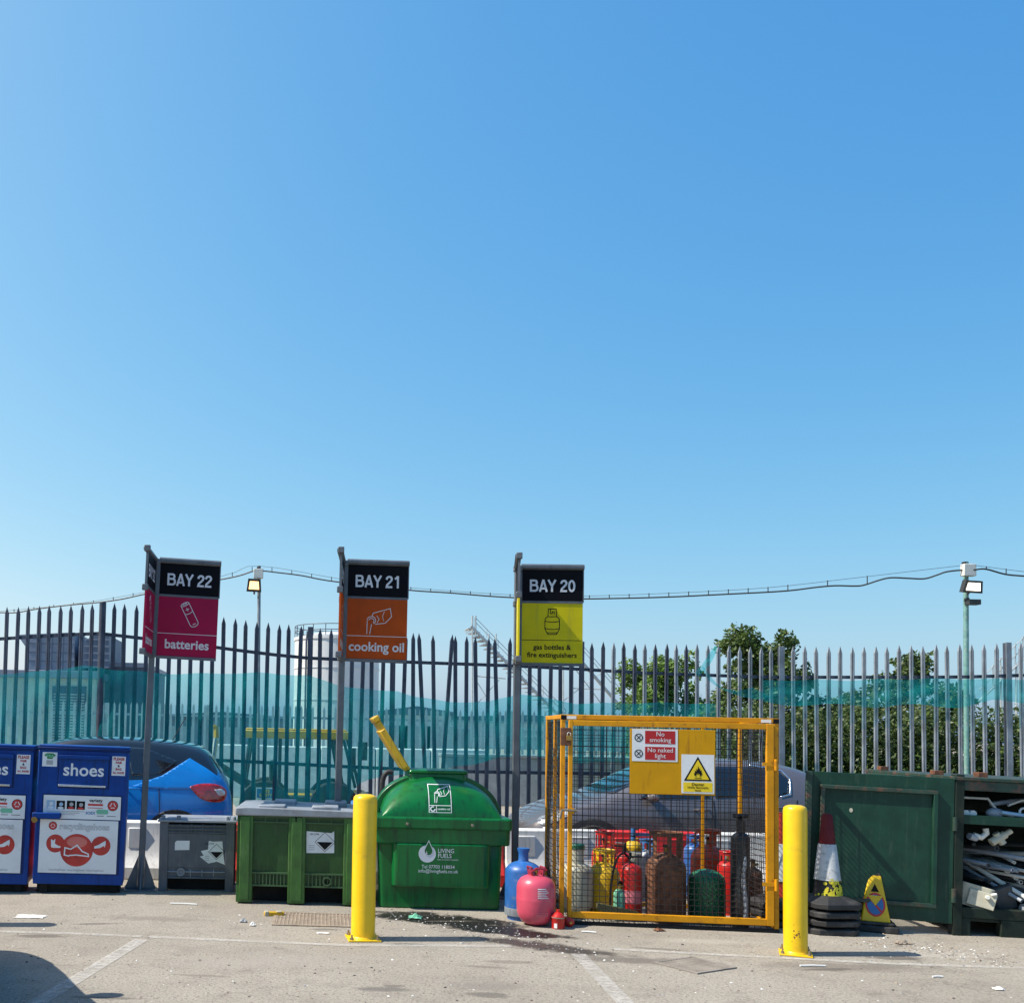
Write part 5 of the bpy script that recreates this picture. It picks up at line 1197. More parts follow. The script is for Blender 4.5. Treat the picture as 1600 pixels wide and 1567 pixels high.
gas_bottle('small teal gas bottle tucked behind the front red extinguisher', cpt(968, 1436), .055, .28, 'mint_print', .05, None, name='gas_bottle')
gas_bottle('dull grey gas bottle at the back between the yellow and rusty bottles', cpt(1012, 1400), .12, .50, 'pipe_grey', .09, (.08, .6, HALF), 'blue_print')
gas_bottle('faded blue gas bottle at the back behind the orange bottle', cpt(1085, 1398), .11, .56, 'blue_bottle', .09, (.08, .64, HALF), 'blue_bottle')
def extinguisher(label, loc, r, h, hose=True, rz=0):
    t = thing('fire_extinguisher', label, 'fire extinguisher', loc, rz, 'fire extinguishers in the cage')
    b = MB(); b.lathe([(rr, z) for rr, z in bottle_prof(r, h, r*.8, .022)], 'red_bottle', 26); b.build('body', t)
    b = MB(); b.lathe([(r*1.005, h*.30), (r*1.012, h*.31), (r*1.012, h*.52), (r*1.005, h*.53)], 'pink_pale' if hose else 'cream_bottle', 26); b.build('label_band', t)
    b = MB(); b.cyl((0, 0, h-.01), (0, 0, h+.05), .02, 'black', seg=10); b.bb(-.02, .10, -.014, .014, h+.05, h+.065, 'black'); b.bb(-.01, .09, -.012, .012, h+.085, h+.097, 'chrome'); b.bb(-.02, .0, -.012, .012, h+.05, h+.097, 'black'); b.cyl((0, -.02, h+.03), (0, -.04, h+.03), .016, 'cream_bottle', seg=10); b.build('valve_head', t)
    if hose:
        b = MB(); b.tube(smooth_line([(-.02, 0, h+.04), (-.08, -.02, h+.09), (-.15, -.04, h+.03), (-.20, -.06, h-.15), (-.215, -.07, h-.35), (-.21, -.08, h-.46)]), .011, 'black', 7); b.build('hose', t)
        b = MB(); b.prism([(-.36, .11), (-.355, .17), (.02, .095), (.06, .06), (-.02, .055), (-.25, .065)], -.13, -.10, 'olive'); b.build('horn', t, bevel=.006)
    return t
extinguisher('red fire extinguisher with a black hose and olive horn at the cage front', cpt(986, 1436), .097, .52)
extinguisher('red fire extinguisher standing at the back of the cage behind the hose', cpt(975, 1412), .085, .52, False, R(150))
extinguisher('red fire extinguisher at the right behind the short red gas bottle', cpt(1143, 1410), .08, .46, False, R(60))

# ------------------------------------------------------------------ water barriers
def barrier(m, loc, rz, label):
    t = thing('road_barrier', label, 'barrier', loc, rz, 'red and white plastic road barriers')
    Lw = 1.085; b = MB(Matrix.Rotation(R(90), 4, 'Z'))
    prof = [(-.22, 0), (.22, 0), (.22, .13), (.17, .20), (.11, .30), (.09, .63), (-.09, .63), (-.11, .30), (-.17, .20), (-.22, .13)]
    b.prism(prof, -Lw/2, Lw/2, m); b.build('shell', t, bevel=.02, smooth=30)
    for x in (-.3, .3):
        b = MB(); b.bb(x-.1, x+.1, -.112, -.09, .33, .56, m); b.build('raised_panel', t, bevel=.012)
    b = MB(); b.cyl((-.05, 0, .63), (-.05, 0, .65), .04, m, seg=14); b.build('filler_cap', t)
    return t
cols = ['W', 'R', 'W', 'R', 'W', 'R', 'W', 'R', 'W']
where = ['left of the blue banks', 'glimpsed between the two blue shoe banks', 'behind the batteries sign post and the grey box', 'behind the grey and green pallet boxes', 'behind the green pallet box', 'hidden behind the green oil bank', 'right of the oil bank behind the left of the cage', 'behind the middle of the cage', 'behind the right end of the cage']
for i, c in enumerate(cols):
    px = -38+150*i; d = 11.62; p = P(px, 1150, d)
    barrier('barrier_red' if c == 'R' else 'barrier_white', (p.x, d, 0), R(random.uniform(-1.2, 1.2)), ('red' if c == 'R' else 'white')+' plastic road barrier '+where[i])

# ------------------------------------------------------------------ cones
def cone(label, where, loc, n, upper, sleeve, lower, h=.98, rz=0, splash=False):
    z0 = (n-1)*.075; low = ('lowest', 'second lowest', 'third lowest')
    for k in range(n):
        last = k == n-1
        t = thing('traffic_cone', label if last else 'black base of the '+low[k]+' stacked cone '+where, 'traffic cone', Vector(loc)+Vector((0, 0, k*.075)), rz, 'stacked traffic cones')
        b = MB(Matrix.Rotation(R(random.uniform(-6, 6)), 4, 'Z') @ Matrix.Translation((random.uniform(-.012, .012), random.uniform(-.01, .01), 0)))
        s = .215; c = .07
        oc = [(s, -s+c), (s, s-c), (s-c, s), (-s+c, s), (-s, s-c), (-s, -s+c), (-s+c, -s), (s-c, -s)]
        def rg(q, z): return [(x*q, y*q, z) for x, y in oc]
        vs = rg(.97, .0)+rg(1, .006)+rg(1, .044)+rg(.97, .050)+rg(.52, .074 if not last else .105); fs = [tuple(range(7, -1, -1)), tuple(range(32, 40))]
        for i in range(4):
            for j in range(8): fs.append((i*8+j, i*8+(j+1) % 8, (i+1)*8+(j+1) % 8, (i+1)*8+j))
        b.add(vs, fs, 'rubber'); b.build('cone_base', t, bevel=.003, smooth=20)
    zz = .09; H = h-z0-zz
    f = lambda q: .115+(.042-.115)*q
    b = MB(); b.lathe([(f(0), zz), (f(.22), zz+H*.22)], lower, 24); b.build('cone_body', t); b = MB(); b.lathe([(f(.62), zz+H*.62), (f(.98), zz+H*.98), (f(1)*.8, zz+H), (0, zz+H)], upper, 24); b.build('cone_tip', t)
    b = MB(); b.lathe([(f(.20)+.010, zz+H*.20), (f(.22)+.008, zz+H*.215), (f(.6)+.004, zz+H*.62), (f(.63), zz+H*.635)], sleeve, 24); b.build('reflective_sleeve', t)
    if splash:
        b = MB(); rng = random.Random(8)
        for _ in range(60):
            q = rng.uniform(-.02, .20); a = R(rng.gauss(-80, 32)); rr = (f(q)+.004) if q > 0 else .12; z = zz+H*max(q, .01)
            X = Matrix.Translation((rr*math.cos(a), rr*math.sin(a), z)) @ Matrix.Rotation(a+R(90), 4, 'Z'); b.disc(0, 0, rng.uniform(.008, .022), -.003, 'splash', .003, 8, X)
        b.build('paint_splash', t, smooth=0)
    return t
cone('topmost stacked traffic cone with a grubby white sleeve and yellow paint splashes', 'right of the right bollard', G(1293, 1455), 4, 'cone_maroon', 'cone_white', 'rubber', 1.04, 0, True)
cone('red and white traffic cone half hidden between the cage and the right bollard', 'between the cage and the right bollard', G(1216, 1442), 3, 'cone_red', 'cone_white', 'cone_red', 1.02, R(10))
g = G(1366, 1452)
t = thing('no_waiting_cone', 'short yellow four sided no waiting cone with a blue and red symbol', 'traffic cone', g, R(-24))
b = MB(); b.bb(-.175, .175, -.175, .175, 0, .06, 'rubber'); b.bb(-.145, .145, -.145, .145, .06, .09, 'rubber'); b.build('cone_base', t, bevel=.012)
def sq(s, z): return [(-s, -s, z), (s, -s, z), (s, s, z), (-s, s, z)]
b = MB(); vs = sq(.118, .085)+sq(.05, .50); b.add(vs, [(0, 1, 2, 3), (4, 5, 6, 7)]+[(i, (i+1) % 4, (i+1) % 4+4, i+4) for i in range(4)], 'cone_yellow'); b.build('cone_body', t, bevel=.012)
b = MB(); vs = sq(.052, .49)+sq(.042, .525); b.add(vs, [(0, 1, 2, 3), (4, 5, 6, 7)]+[(i, (i+1) % 4, (i+1) % 4+4, i+4) for i in range(4)], 'rubber'); b.build('cap', t, bevel=.004)
slope = math.atan2(.118-.05, .415)
for a in (0, -90):
    X = Matrix.Rotation(R(a), 4, 'Z') @ Matrix.Translation((0, -.118, .085)) @ Matrix.Rotation(-slope, 4, 'X')
    b = MB(X); b.disc(0, .155, .078, -.004, 'red_print', .002, 28, rz=.105); b.disc(0, .155, .064, -.006, 'blue_print', .002, 28, rz=.088); b.stroke([(-.045, .215), (.045, .095)], .017, -.0075, 'red_print')
    b.poly([(-.062, .235), (.062, .235), (0, .145)], -.009, 'cone_yellow'); b.poly([(-.032, .268), (.032, .268), (0, .338)], -.004, 'black'); b.build('symbol', t, smooth=0)

# ------------------------------------------------------------------ container
g = G(1489, 1461)
ct = thing('steel_container', 'low dark green steel container with its door open and scrap pipes inside', 'container', g, rot=(0, R(1.6), R(-7)))
CL, CH2, CD2 = 2.6, 1.40, 1.78
b = MB(); b.bb(0, .075, 0, .09, 0, CH2+.02, 'skip_dark'); b.bb(CL-.08, CL, 0, .09, 0, CH2+.02, 'skip_dark'); 
for x in (0, CL-.07):
    k = MB(); k.bb(x, x+.07, CD2-.08, CD2, 0, CH2-.031, 'skip_dark'); k.build('back_post', ct)
b.bb(.075, CL-.08, .01, .08, CH2-.12, CH2-.03, 'skip_edge'); b.bb(.075, CL-.08, .01, .10, .16, .25, 'skip_dark')
b.bb(.075, .15, .012, .1, .0, .16, 'skip_dark'); b.bb(.40, 1.6, .012, .1, .0, .16, 'skip_dark'); b.bb(1.85, CL-.08, .012, .1, .0, .16, 'skip_dark'); b.bb(.15, .40, .03, .1, .13, .16, 'skip_dark'); b.build('frame', ct, bevel=.006)
b = MB(); b.bb(-.02, CL+.02, -.01, CD2+.02, CH2-.03, CH2+.0, 'skip_edge'); b.bb(-.028, .0, .1, CD2, CH2-.075, CH2-.031, 'skip_edge')
for y in (.1, 1.2): b.box((.03, y+.3, CH2+.02), (.08, .09, .04), 'rust')
b.box((.33, .25, CH2+.02), (.08, .09, .05), 'rust'); b.build('roof', ct, bevel=.004)
b = MB(); b.bb(.01, .03, .09, CD2-.08, .1, CH2-.03, 'skip_green'); b.bb(CL-.03, CL-.01, .09, CD2-.08, .1, CH2-.03, 'skip_green'); b.bb(.02, CL-.02, CD2-.04, CD2-.02, .1, CH2-.03, 'skip_dark')
for k in range(12): y = .18+k*.15; b.bb(-.012, .01, y, y+.07, .12, CH2-.08, 'skip_green')
b.build('wall', ct)
b = MB(); b.bb(.03, CL-.03, .1, CD2-.04, .19, .235, 'skip_dark'); b.build('floor', ct)
b = MB(); b.bb(.075, CL-.08, .02, 1.3, 1.015, 1.035, 'skip_dark'); b.bb(.075, CL-.08, .012, .03, .985, 1.065, 'skip_green'); b.build('shelf', ct)
# door, hinged on the left corner post and swung right round
dg_ = bpy.data.objects.new('door', None); COL.objects.link(dg_); dg_.parent = ct; dg_.location = (-.005, .02, 0); dg_.rotation_euler.z = R(-7.5)
DW, z0, z1 = 1.21, .10, CH2-.02
dob = MB(); 
# swung open: the plate runs to -x
dob.bb(-DW, 0, -.02, .0, z0, z1, 'skip_green')
dob.bb(-DW, -DW+.05, -.05, -.02, z0, z1, 'skip_edge')
fr = MB(); ax0, ax1, az0, az1 = -DW+.12, -.14, z0+.13, z1-.115; th = .035
plate = dob.build('door_plate', dg_, bevel=.004)
bpy.data.objects.remove(dg_)
plate.name = 'door'; plate.parent = ct; plate.location = (-.005, .02, 0); plate.rotation_euler.z = R(-7.5)
fr.bb(ax0, ax1, -.062, -.0205, az1-th, az1, 'skip_edge'); fr.bb(ax0, ax1, -.062, -.0205, az0, az0+th, 'skip_edge'); fr.bb(ax0, ax0+th, -.061, -.0205, az0+th, az1-th, 'skip_edge'); fr.bb(ax1-th, ax1, -.061, -.0205, az0+th, az1-th, 'skip_green'); fr.build('door_ridge', plate, bevel=.004)
b = MB(); b.bb(ax0+th, ax1-th, -.024, -.0205, az0+th, az1-th, 'skip_green'); b.build('inner_panel', plate)
for z in (.35, .98): 
    b = MB(); b.cyl((.002, -.03, z-.06), (.002, -.03, z+.06), .02, 'skip_edge', seg=10); b.build('hinge', plate)
b = MB(); b.disc(-.83, 1.045, .014, -.027, 'crate', .003, 12, rz=.02); b.build('chip', plate, smooth=0)

# scrap in the container: ends face the yard
CM = Matrix.Translation(g) @ Matrix.Rotation(R(-7), 4, 'Z') @ Matrix.Rotation(R(1.6), 4, 'Y')
rng = random.Random(17)
def pipe(p0, p1, r, m, label, group='scrap pipes in the container', hollow=True):
    r *= .74; b = MB(CM); p0, p1 = Vector(p0), Vector(p1); ax = (p1-p0).normalized()
    X = Matrix.Translation(p0) @ Vector((0, 0, 1)).rotation_difference(ax).to_matrix().to_4x4(); L_ = (p1-p0).length
    b.lathe([(r*.78, .02), (r*.78, 0), (r, 0), (r, L_), (r*.78, L_), (r*.78, L_-.05), (0, L_-.05)], m, 16, X); b.lathe([(0, .06), (r*.78, .06), (r*.78, .02)], 'black', 16, X)
    o = b.build('waste_pipe'); return tag(o, label, 'pipe', group)
specs = [((.62, .08, .70), (.10, .7, .76), .030, 'pipe_grey'), ((.58, .10, .59), (.08, .75, .67), .026, 'pipe_grey'), ((.70, .06, .32), (.30, .5, .64), .028, 'pipe_white'), ((.60, .08, .33), (.30, .55, .58), .022, 'pipe_grey'), ((.26, .06, .50), (.09, .8, .56), .020, 'pipe_dark'), ((.95, .05, .76), (.50, .9, .66), .028, 'pipe_white'), ((.40, .1, .78), (.12, .9, .74), .034, 'pipe_dark'), ((.80, .09, .83), (.40, .9, .74), .024, 'pipe_dark'), ((1.1, .08, .62), (.6, .9, .58), .036, 'pipe_dark'), ((.34, .12, .62), (.55, .95, .58), .026, 'pipe_dark'), ((.22, .12, .80), (.5, .95, .84), .018, 'pipe_dark')]
names = {'pipe_grey': 'grey', 'pipe_white': 'pale', 'pipe_dark': 'dark'}
wh = ['uppermost grey pipe poking out over the pile in the container', 'grey pipe just below the top grey one in the container pile', 'cream ended pipe slanting down to the lower right of the container', 'thin grey pipe slanting beside the cream ended pipe', 'short dark pipe by the hinge side of the container pile', 'pale pipe slanting up at the right of the container pile', 'dark pipe lying on top at the left of the container pile', 'dark thin pipe pointing up right at the top of the pile', 'thick dark pipe at the right of the container pile', 'dark pipe crossing the middle of the container pile', 'thinnest dark pipe on top of the container pile']
for sp, lb in zip(specs, wh): pipe(*sp, lb)
for k in range(12):
    z = .36+.03*k+rng.uniform(-.01, .01); x0 = .30+rng.random()*.75
    pipe((x0, .07+rng.uniform(0, .06), z), (x0+rng.uniform(-.45, .1), .8, z+rng.uniform(.0, .09)), rng.uniform(.018, .032), rng.choice(['pipe_grey', 'pipe_white', 'pipe_grey', 'pipe_dark']), 'plastic pipe with its open end at the front of the container heap', 'open ended pipes in the container')
for k in range(34):
    z = rng.uniform(.28, .66); x0 = rng.uniform(.45, 1.6); y0 = rng.uniform(.12, .3)
    pipe((x0, y0, z), (x0+rng.uniform(-.5, .35), y0+rng.uniform(.5, 1.0), z+rng.uniform(-.04, .08)), rng.uniform(.016, .034), rng.choice(['pipe_dark', 'pipe_grey', 'pipe_brown', 'pipe_grey', 'pipe_white']), 'scrap pipe buried in the heap inside the dark green container')
b = MB(CM @ Matrix.Translation((.24, .14, .34)) @ Matrix.Rotation(R(14), 4, 'Y') @ Matrix.Rotation(R(-20), 4, 'Z'))
rrect(b, -.14, .13, -.10, .2, -.10, .10, .04, 'crate', .86); b.bb(-.06, .15, -.115, -.1, -.08, .06, 'crate'); b.cyl((.08, -.15, .02), (.08, -.1, .02), .02, 'pipe_white', seg=10); b.cyl((.10, -.12, .05), (.14, -.12, .07), .014, 'pipe_white', seg=8)
tag(b.build('toilet_cistern', bevel=.008, smooth=50), 'dirty cream plastic cistern at the front corner of the container', 'cistern')
b = MB(CM @ Matrix.Translation((.50, .2, .33)) @ Matrix.Rotation(R(-25), 4, 'Y')); rrect(b, -.12, .12, -.05, .2, -.12, .1, .05, 'pipe_dark', .8); tag(b.build('plastic_tub', bevel=.01, smooth=50), 'dark grey plastic tub next to the cream cistern in the container', 'tub')
b = MB(CM); X = Matrix.Translation((.40, .10, .86)) @ Matrix.Rotation(R(-35), 4, 'Y')
b.cyl((-.06, 0, 0), (.08, 0, 0), .035, 'crate', X=X); b.cyl((.08, 0, 0), (.14, 0, 0), .024, 'crate', X=X); b.cyl((.02, 0, -.06), (.02, 0, .05), .03, 'crate', X=X); tag(b.build('pipe_fitting'), 'cream branched pipe fitting lying on the pipe heap', 'pipe fitting')
b = MB(CM); X = Matrix.Translation((.26, .12, .87)) @ Matrix.Rotation(R(15), 4, 'Y')
b.tube([(-.05, 0, 0), (.02, 0, .0), (.05, 0, .05), (.03, 0, .09)], .026, 'pipe_white', 10, X); b.tube([(-.09, -.02, -.02), (-.02, 0, -.02)], .03, 'pipe_grey', 12, X); tag(b.build('pipe_elbow', smooth=60), 'white bent pipe elbow at the top left of the pipe heap', 'pipe fitting')
b = MB(CM); b.tube([(.62, .1, .26), (.82, .14, .262)], [.045, .035], 'pipe_grey', 12); tag(b.build('bottle'), 'grey plastic bottle lying on the container floor edge', 'bottle')
kinds = ['coil', 'tubes', 'fit']
b = MB(CM); b.tube(smooth_line([(.42, .25, 1.16), (.7, .3, 1.205), (1.0, .3, 1.21), (1.35, .35, 1.17)]), .022, 'pipe_grey', 10); tag(b.build('grey_conduit', smooth=60), 'long bent grey conduit arching over the junk on the shelf', 'pipe')
labs = ['white clip with two rings at the left end of the shelf', 'pale bracket leaning at the left of the shelf', 'grey rounded fitting in the middle of the shelf', 'pale blue tube lying across the shelf front', 'white ring lying on the shelf', 'thin white rod leaning in the back of the shelf', 'small white block on the shelf edge', 'tangle of thin pale cable on the shelf']
for k, lb in enumerate(labs):
    x = .16+k*.12; b = MB(CM)
    if k in (0, 6): b.box((x, .12, 1.055), (.09, .07, .04), 'paper'); b.cyl((x-.03, .08, 1.075), (x-.03, .16, 1.075), .03, 'paper', seg=10); b.cyl((x+.03, .08, 1.075), (x+.03, .16, 1.075), .03, 'paper', seg=10)
    elif k in (1, 5): b.tube([(x-.22, .2, 1.16), (x-.1, .22, 1.21), (x+.1, .22, 1.21), (x+.16, .2, 1.12)], .012, 'pipe_white', 8)
    elif k == 2: b.ellipsoid((x, .14, 1.085), (.075, .06, .05), 'pipe_grey'); b.cyl((x, .1, 1.1), (x+.12, .08, 1.08), .02, 'pipe_grey', seg=8)
    elif k == 3: b.tube([(x-.1, .08, 1.1), (x+.35, .07, 1.055)], .019, 'pale_blue_print', 8)
    elif k == 4: b.tube([(x+.045*math.cos(a*.5236), .12+.02*math.sin(a*.5236), 1.10+.045*math.sin(a*.5236)) for a in range(13)], .010, 'paper', 6, caps=False)
    else: b.tube(smooth_line([(x+.05*math.cos(q*1.3)+.015*q, .1+.03*math.sin(q), 1.06+.03*abs(math.sin(q*2))) for q in range(12)]), .008, 'paper', 6)
    tag(b.build('scrap_fitting', smooth=50), lb, 'scrap', 'plastic scrap on the container shelf')

b = MB(); b.tube(smooth_line([tuple(P(x, y, 13.4)) for x, y in ((597, 1275), (597, 1235), (599, 1215), (606, 1206), (614, 1207))]), .035, 'rubber', 10); tag(b.build('rubber_hose', smooth=60), 'black rubber hose curving up behind the left side of the oil bank', 'hose')
# ------------------------------------------------------------------ cars
def patch(bvh, poly, axis, off, m, name, parent, side=-1, step=.028):
    """panel following the body: outline in (x,z) for axis y, or (y,z) for axis x"""
    bm = bmesh.new(); vs = [bm.verts.new((a, c, 0)) for a, c in poly]; bm.faces.new(vs); bmesh.ops.triangulate(bm, faces=bm.faces[:])
    for ax in (0, 1):
        lo = min(p[ax] for p in poly); hi = max(p[ax] for p in poly); n = max(1, int((hi-lo)/step))
        for k in range(1, n):
            co = [0, 0, 0]; no = [0, 0, 0]; co[ax] = lo+(hi-lo)*k/n; no[ax] = 1
            bmesh.ops.bisect_plane(bm, geom=bm.verts[:]+bm.edges[:]+bm.faces[:], plane_co=co, plane_no=no)
    bmesh.ops.triangulate(bm, faces=[f for f in bm.faces if len(f.verts) > 4])
    out = []
    for v in bm.verts:
        if axis == 'y': o_ = Vector((v.co.x, side*3, v.co.y)); d = Vector((0, -side, 0))
        else: o_ = Vector((side*5, v.co.x, v.co.y)); d = Vector((-side, 0, 0))
        h = bvh.ray_cast(o_, d)
        out.append(h[0]-d*off if h[0] is not None else None)
    bm.verts.index_update(); b = MB(); idx = {}; vl = []
    for i, p in enumerate(out):
        if p is not None: idx[i] = len(vl); vl.append(p)
    fs = [tuple(idx[v.index] for v in f.verts) for f in bm.faces if all(v.index in idx for v in f.verts)]
    bm.free(); b.add(vl, fs, m)
    return b.build(name, parent, smooth=60, recalc=False, solid=.003)
def curve_poly(pts, k=4): return smooth_line(list(pts)+[pts[0]], k)[:-1]
def car(label, loc, rz, L_, W_, st, paint, roofm, wheels, spec):
    t = thing('parked_car', label, 'car', loc, rz, 'cars parked along the fence')
    def ring(x, zb, zbelt, zt, w_, wt):
        return [(x, w_*.80, zb), (x, w_*.97, zb+.10), (x, w_, zb+.45*(zbelt-zb)), (x, w_*.985, zb+.8*(zbelt-zb)), (x, w_*.94, zbelt), (x, (w_*.94+wt)/2+.012, (zbelt+zt)/2), (x, wt, zt-.05), (x, wt*.80, zt-.008), (x, 0, zt+.012)]
    b = MB(); vs, fs, mm = [], [], []
    rings = []
    for s in st:
        half = ring(s[0]-L_/2, *s[1:]); full = half+[(p[0], -p[1], p[2]) for p in reversed(half[:-1])]; rings.append(full)
    n = len(rings[0]); mp = b.mi(paint); mr = b.mi(roofm)
    for r_ in rings: b.v.extend(Vector(p) for p in r_)
    for i in range(len(rings)-1):
        gh = st[i][3]-st[i][2] > .15 or st[i+1][3]-st[i+1][2] > .15
        for k in range(n-1):
            b.f.append((i*n+k, i*n+k+1, (i+1)*n+k+1, (i+1)*n+k)); b.m.append(mr if gh and 4 <= k <= n-6 else mp)
        b.f.append((i*n+n-1, i*n, (i+1)*n, (i+1)*n+n-1)); b.m.append(b.mi('car_plastic'))
    b.f.append(tuple(range(n))); b.m.append(mp); b.f.append(tuple((len(rings)-1)*n+k for k in range(n-1, -1, -1))); b.m.append(mp)
    body = b.build('body', t, smooth=60, sub=2)
    dg = bpy.context.evaluated_depsgraph_get(); ev = body.evaluated_get(dg); me = ev.to_mesh()
    bvh = BVHTree.FromPolygons([v.co.copy() for v in me.vertices], [tuple(p.vertices) for p in me.polygons]); ev.to_mesh_clear()
    for nm, poly, m, off in spec['side']:
        for sd in (-1, 1): patch(bvh, [(x-L_/2, z) for x, z in poly], 'y', off, m, nm, t, sd)
    for nm, poly, m, off in spec.get('rear', []): patch(bvh, poly, 'x', off, m, nm, t, 1)
    for nm, poly, m, off in spec.get('front', []): patch(bvh, poly, 'x', off, m, nm, t, -1)
    for x in wheels:
        for sd in (-1, 1):
            patch(bvh, [(x-L_/2+.385*math.cos(R(a)), .33+.385*math.sin(R(a))) for a in range(-10, 191, 10)], 'y', .006, 'car_plastic', 'wheel_arch', t, sd)
            X = Matrix.Translation((x-L_/2, sd*(W_/2-.085), .32)) @ Matrix.Rotation(R(90), 4, 'X')
            b = MB(X); b.lathe([(.20, -.10), (.30, -.10), (.32, -.07), (.32, .07), (.30, .10), (.20, .10)], 'tyre', 28); wl = b.build('wheel', t)
            b = MB(X); b.lathe([(0, -.095), (.06, -.095), (.20, -.085), (.21, -.10), (.21, .10), (.20, .085), (.06, .095), (0, .095)], 'chrome', 28)
            b.build('rim', wl)
    for sd in (-1, 1):
        mx = spec['mirror']; h = bvh.ray_cast(Vector((mx[0]-L_/2, sd*3, mx[1])), Vector((0, -sd, 0)))
        if h[0] is not None:
            b = MB(); b.ellipsoid(h[0]+Vector((0, sd*.11, .04)), (.07, .11, .07), spec.get('mirror_m', paint), 12, 8); b.cyl(h[0], h[0]+Vector((0, sd*.06, .02)), .03, 'car_plastic', seg=8); b.build('wing_mirror', t)
        for hx, hz in spec['handles']:
            h = bvh.ray_cast(Vector((hx-L_/2, sd*3, hz)), Vector((0, -sd, 0)))
            if h[0] is not None:
                b = MB(); c = h[0]; b.tube([c+Vector((-.09, 0, 0)), c+Vector((-.06, sd*.035, .004)), c+Vector((.06, sd*.035, .004)), c+Vector((.09, 0, 0))], .013, spec.get('handle_m', paint), 8); b.build('door_handle', t)
    if 'aerial' in spec:
        x, z = spec['aerial']; b = MB(); b.cyl((x-L_/2, 0, z), (x-L_/2+.16, 0, z+.30), .006, 'cable', seg=6); b.build('aerial', t)
    return t, bvh
# blue crossover, tail to the right
st_b = [(0.0, .36, .60, .66, .60, .48), (.10, .26, .68, .78, .76, .60), (.45, .22, .82, .95, .86, .68), (1.0, .21, .92, 1.06, .885, .70), (1.2, .21, .95, 1.12, .89, .69), (1.75, .21, .98, 1.46, .89, .63), (2.2, .21, 1.0, 1.555, .89, .63), (2.9, .21, 1.03, 1.56, .89, .62), (3.45, .22, 1.07, 1.51, .885, .60), (3.80, .24, 1.10, 1.455, .87, .57), (3.93, .27, 1.10, 1.22, .85, .60), (4.05, .32, 1.0, 1.06, .81, .62), (4.11, .38, .82, .88, .74, .58), (4.12, .46, .66, .70, .66, .5)]
spec_b = {'side': [
    ('rear_pillar', [(2.92, .98), (3.27, 1.11), (3.59, 1.32), (3.80, 1.20), (3.98, 1.08), (4.0, .95), (3.3, .95)], 'car_blue', .008),
    ('side_window', [(2.18, 1.06), (2.26, 1.42), (2.75, 1.45), (2.86, 1.09)], 'car_glass', .006),
    ('side_window', [(1.35, 1.05), (1.85, 1.38), (2.20, 1.42), (2.12, 1.06)], 'car_glass', .006),
    ('quarter_window', [(2.92, 1.10), (2.82, 1.44), (3.05, 1.43), (3.45, 1.28), (3.24, 1.13)], 'car_glass', .003),
    ('tail_light', curve_poly([(3.60, .985), (3.72, 1.02), (3.90, 1.02), (4.02, .97), (4.045, .90), (4.0, .82), (3.86, .81), (3.72, .86)]), 'tail_red', .016),
    ('reversing_light', curve_poly([(3.90, .955), (3.97, .965), (4.02, .93), (4.01, .89), (3.95, .885)]), 'lamp_clear', .022),
    ('door_seam', [(3.17, .36), (3.18, .36), (3.26, .70), (3.24, .98), (3.18, 1.06), (3.17, 1.06), (3.23, .98), (3.25, .70)], 'car_plastic', .003),
    ('sill_trim', [(1.1, .24), (3.0, .24), (3.0, .33), (1.1, .33)], 'car_plastic', .006)],
    'rear': [('rear_window', [(-.52, 1.14), (.52, 1.14), (.50, 1.36), (-.50, 1.36)], 'car_glass', .006), ('number_plate', [(-.26, .72), (.26, .72), (.26, .83), (-.26, .83)], 'notice_yellow', .006), ('rear_bumper', [(-.62, .42), (.62, .42), (.62, .54), (-.62, .54)], 'car_plastic', .008)],
    'front': [('windscreen', [(-.60, 1.14), (.60, 1.14), (.55, 1.42), (-.55, 1.42)], 'car_glass', .006), ('grille', [(-.4, .55), (.4, .55), (.4, .66), (-.4, .66)], 'car_plastic', .006)],
    'mirror': (1.45, 1.02), 'mirror_m': 'car_black', 'handles': [(2.05, .93), (2.93, .95)], 'aerial': (3.35, 1.52)}
ry = R(4)
car('bright blue crossover with a black roof parked behind the shoe banks', (-2.74, 12.98, 0), ry, 4.12, 1.78, st_b, 'car_blue', 'car_black', (.78, 3.44), spec_b)
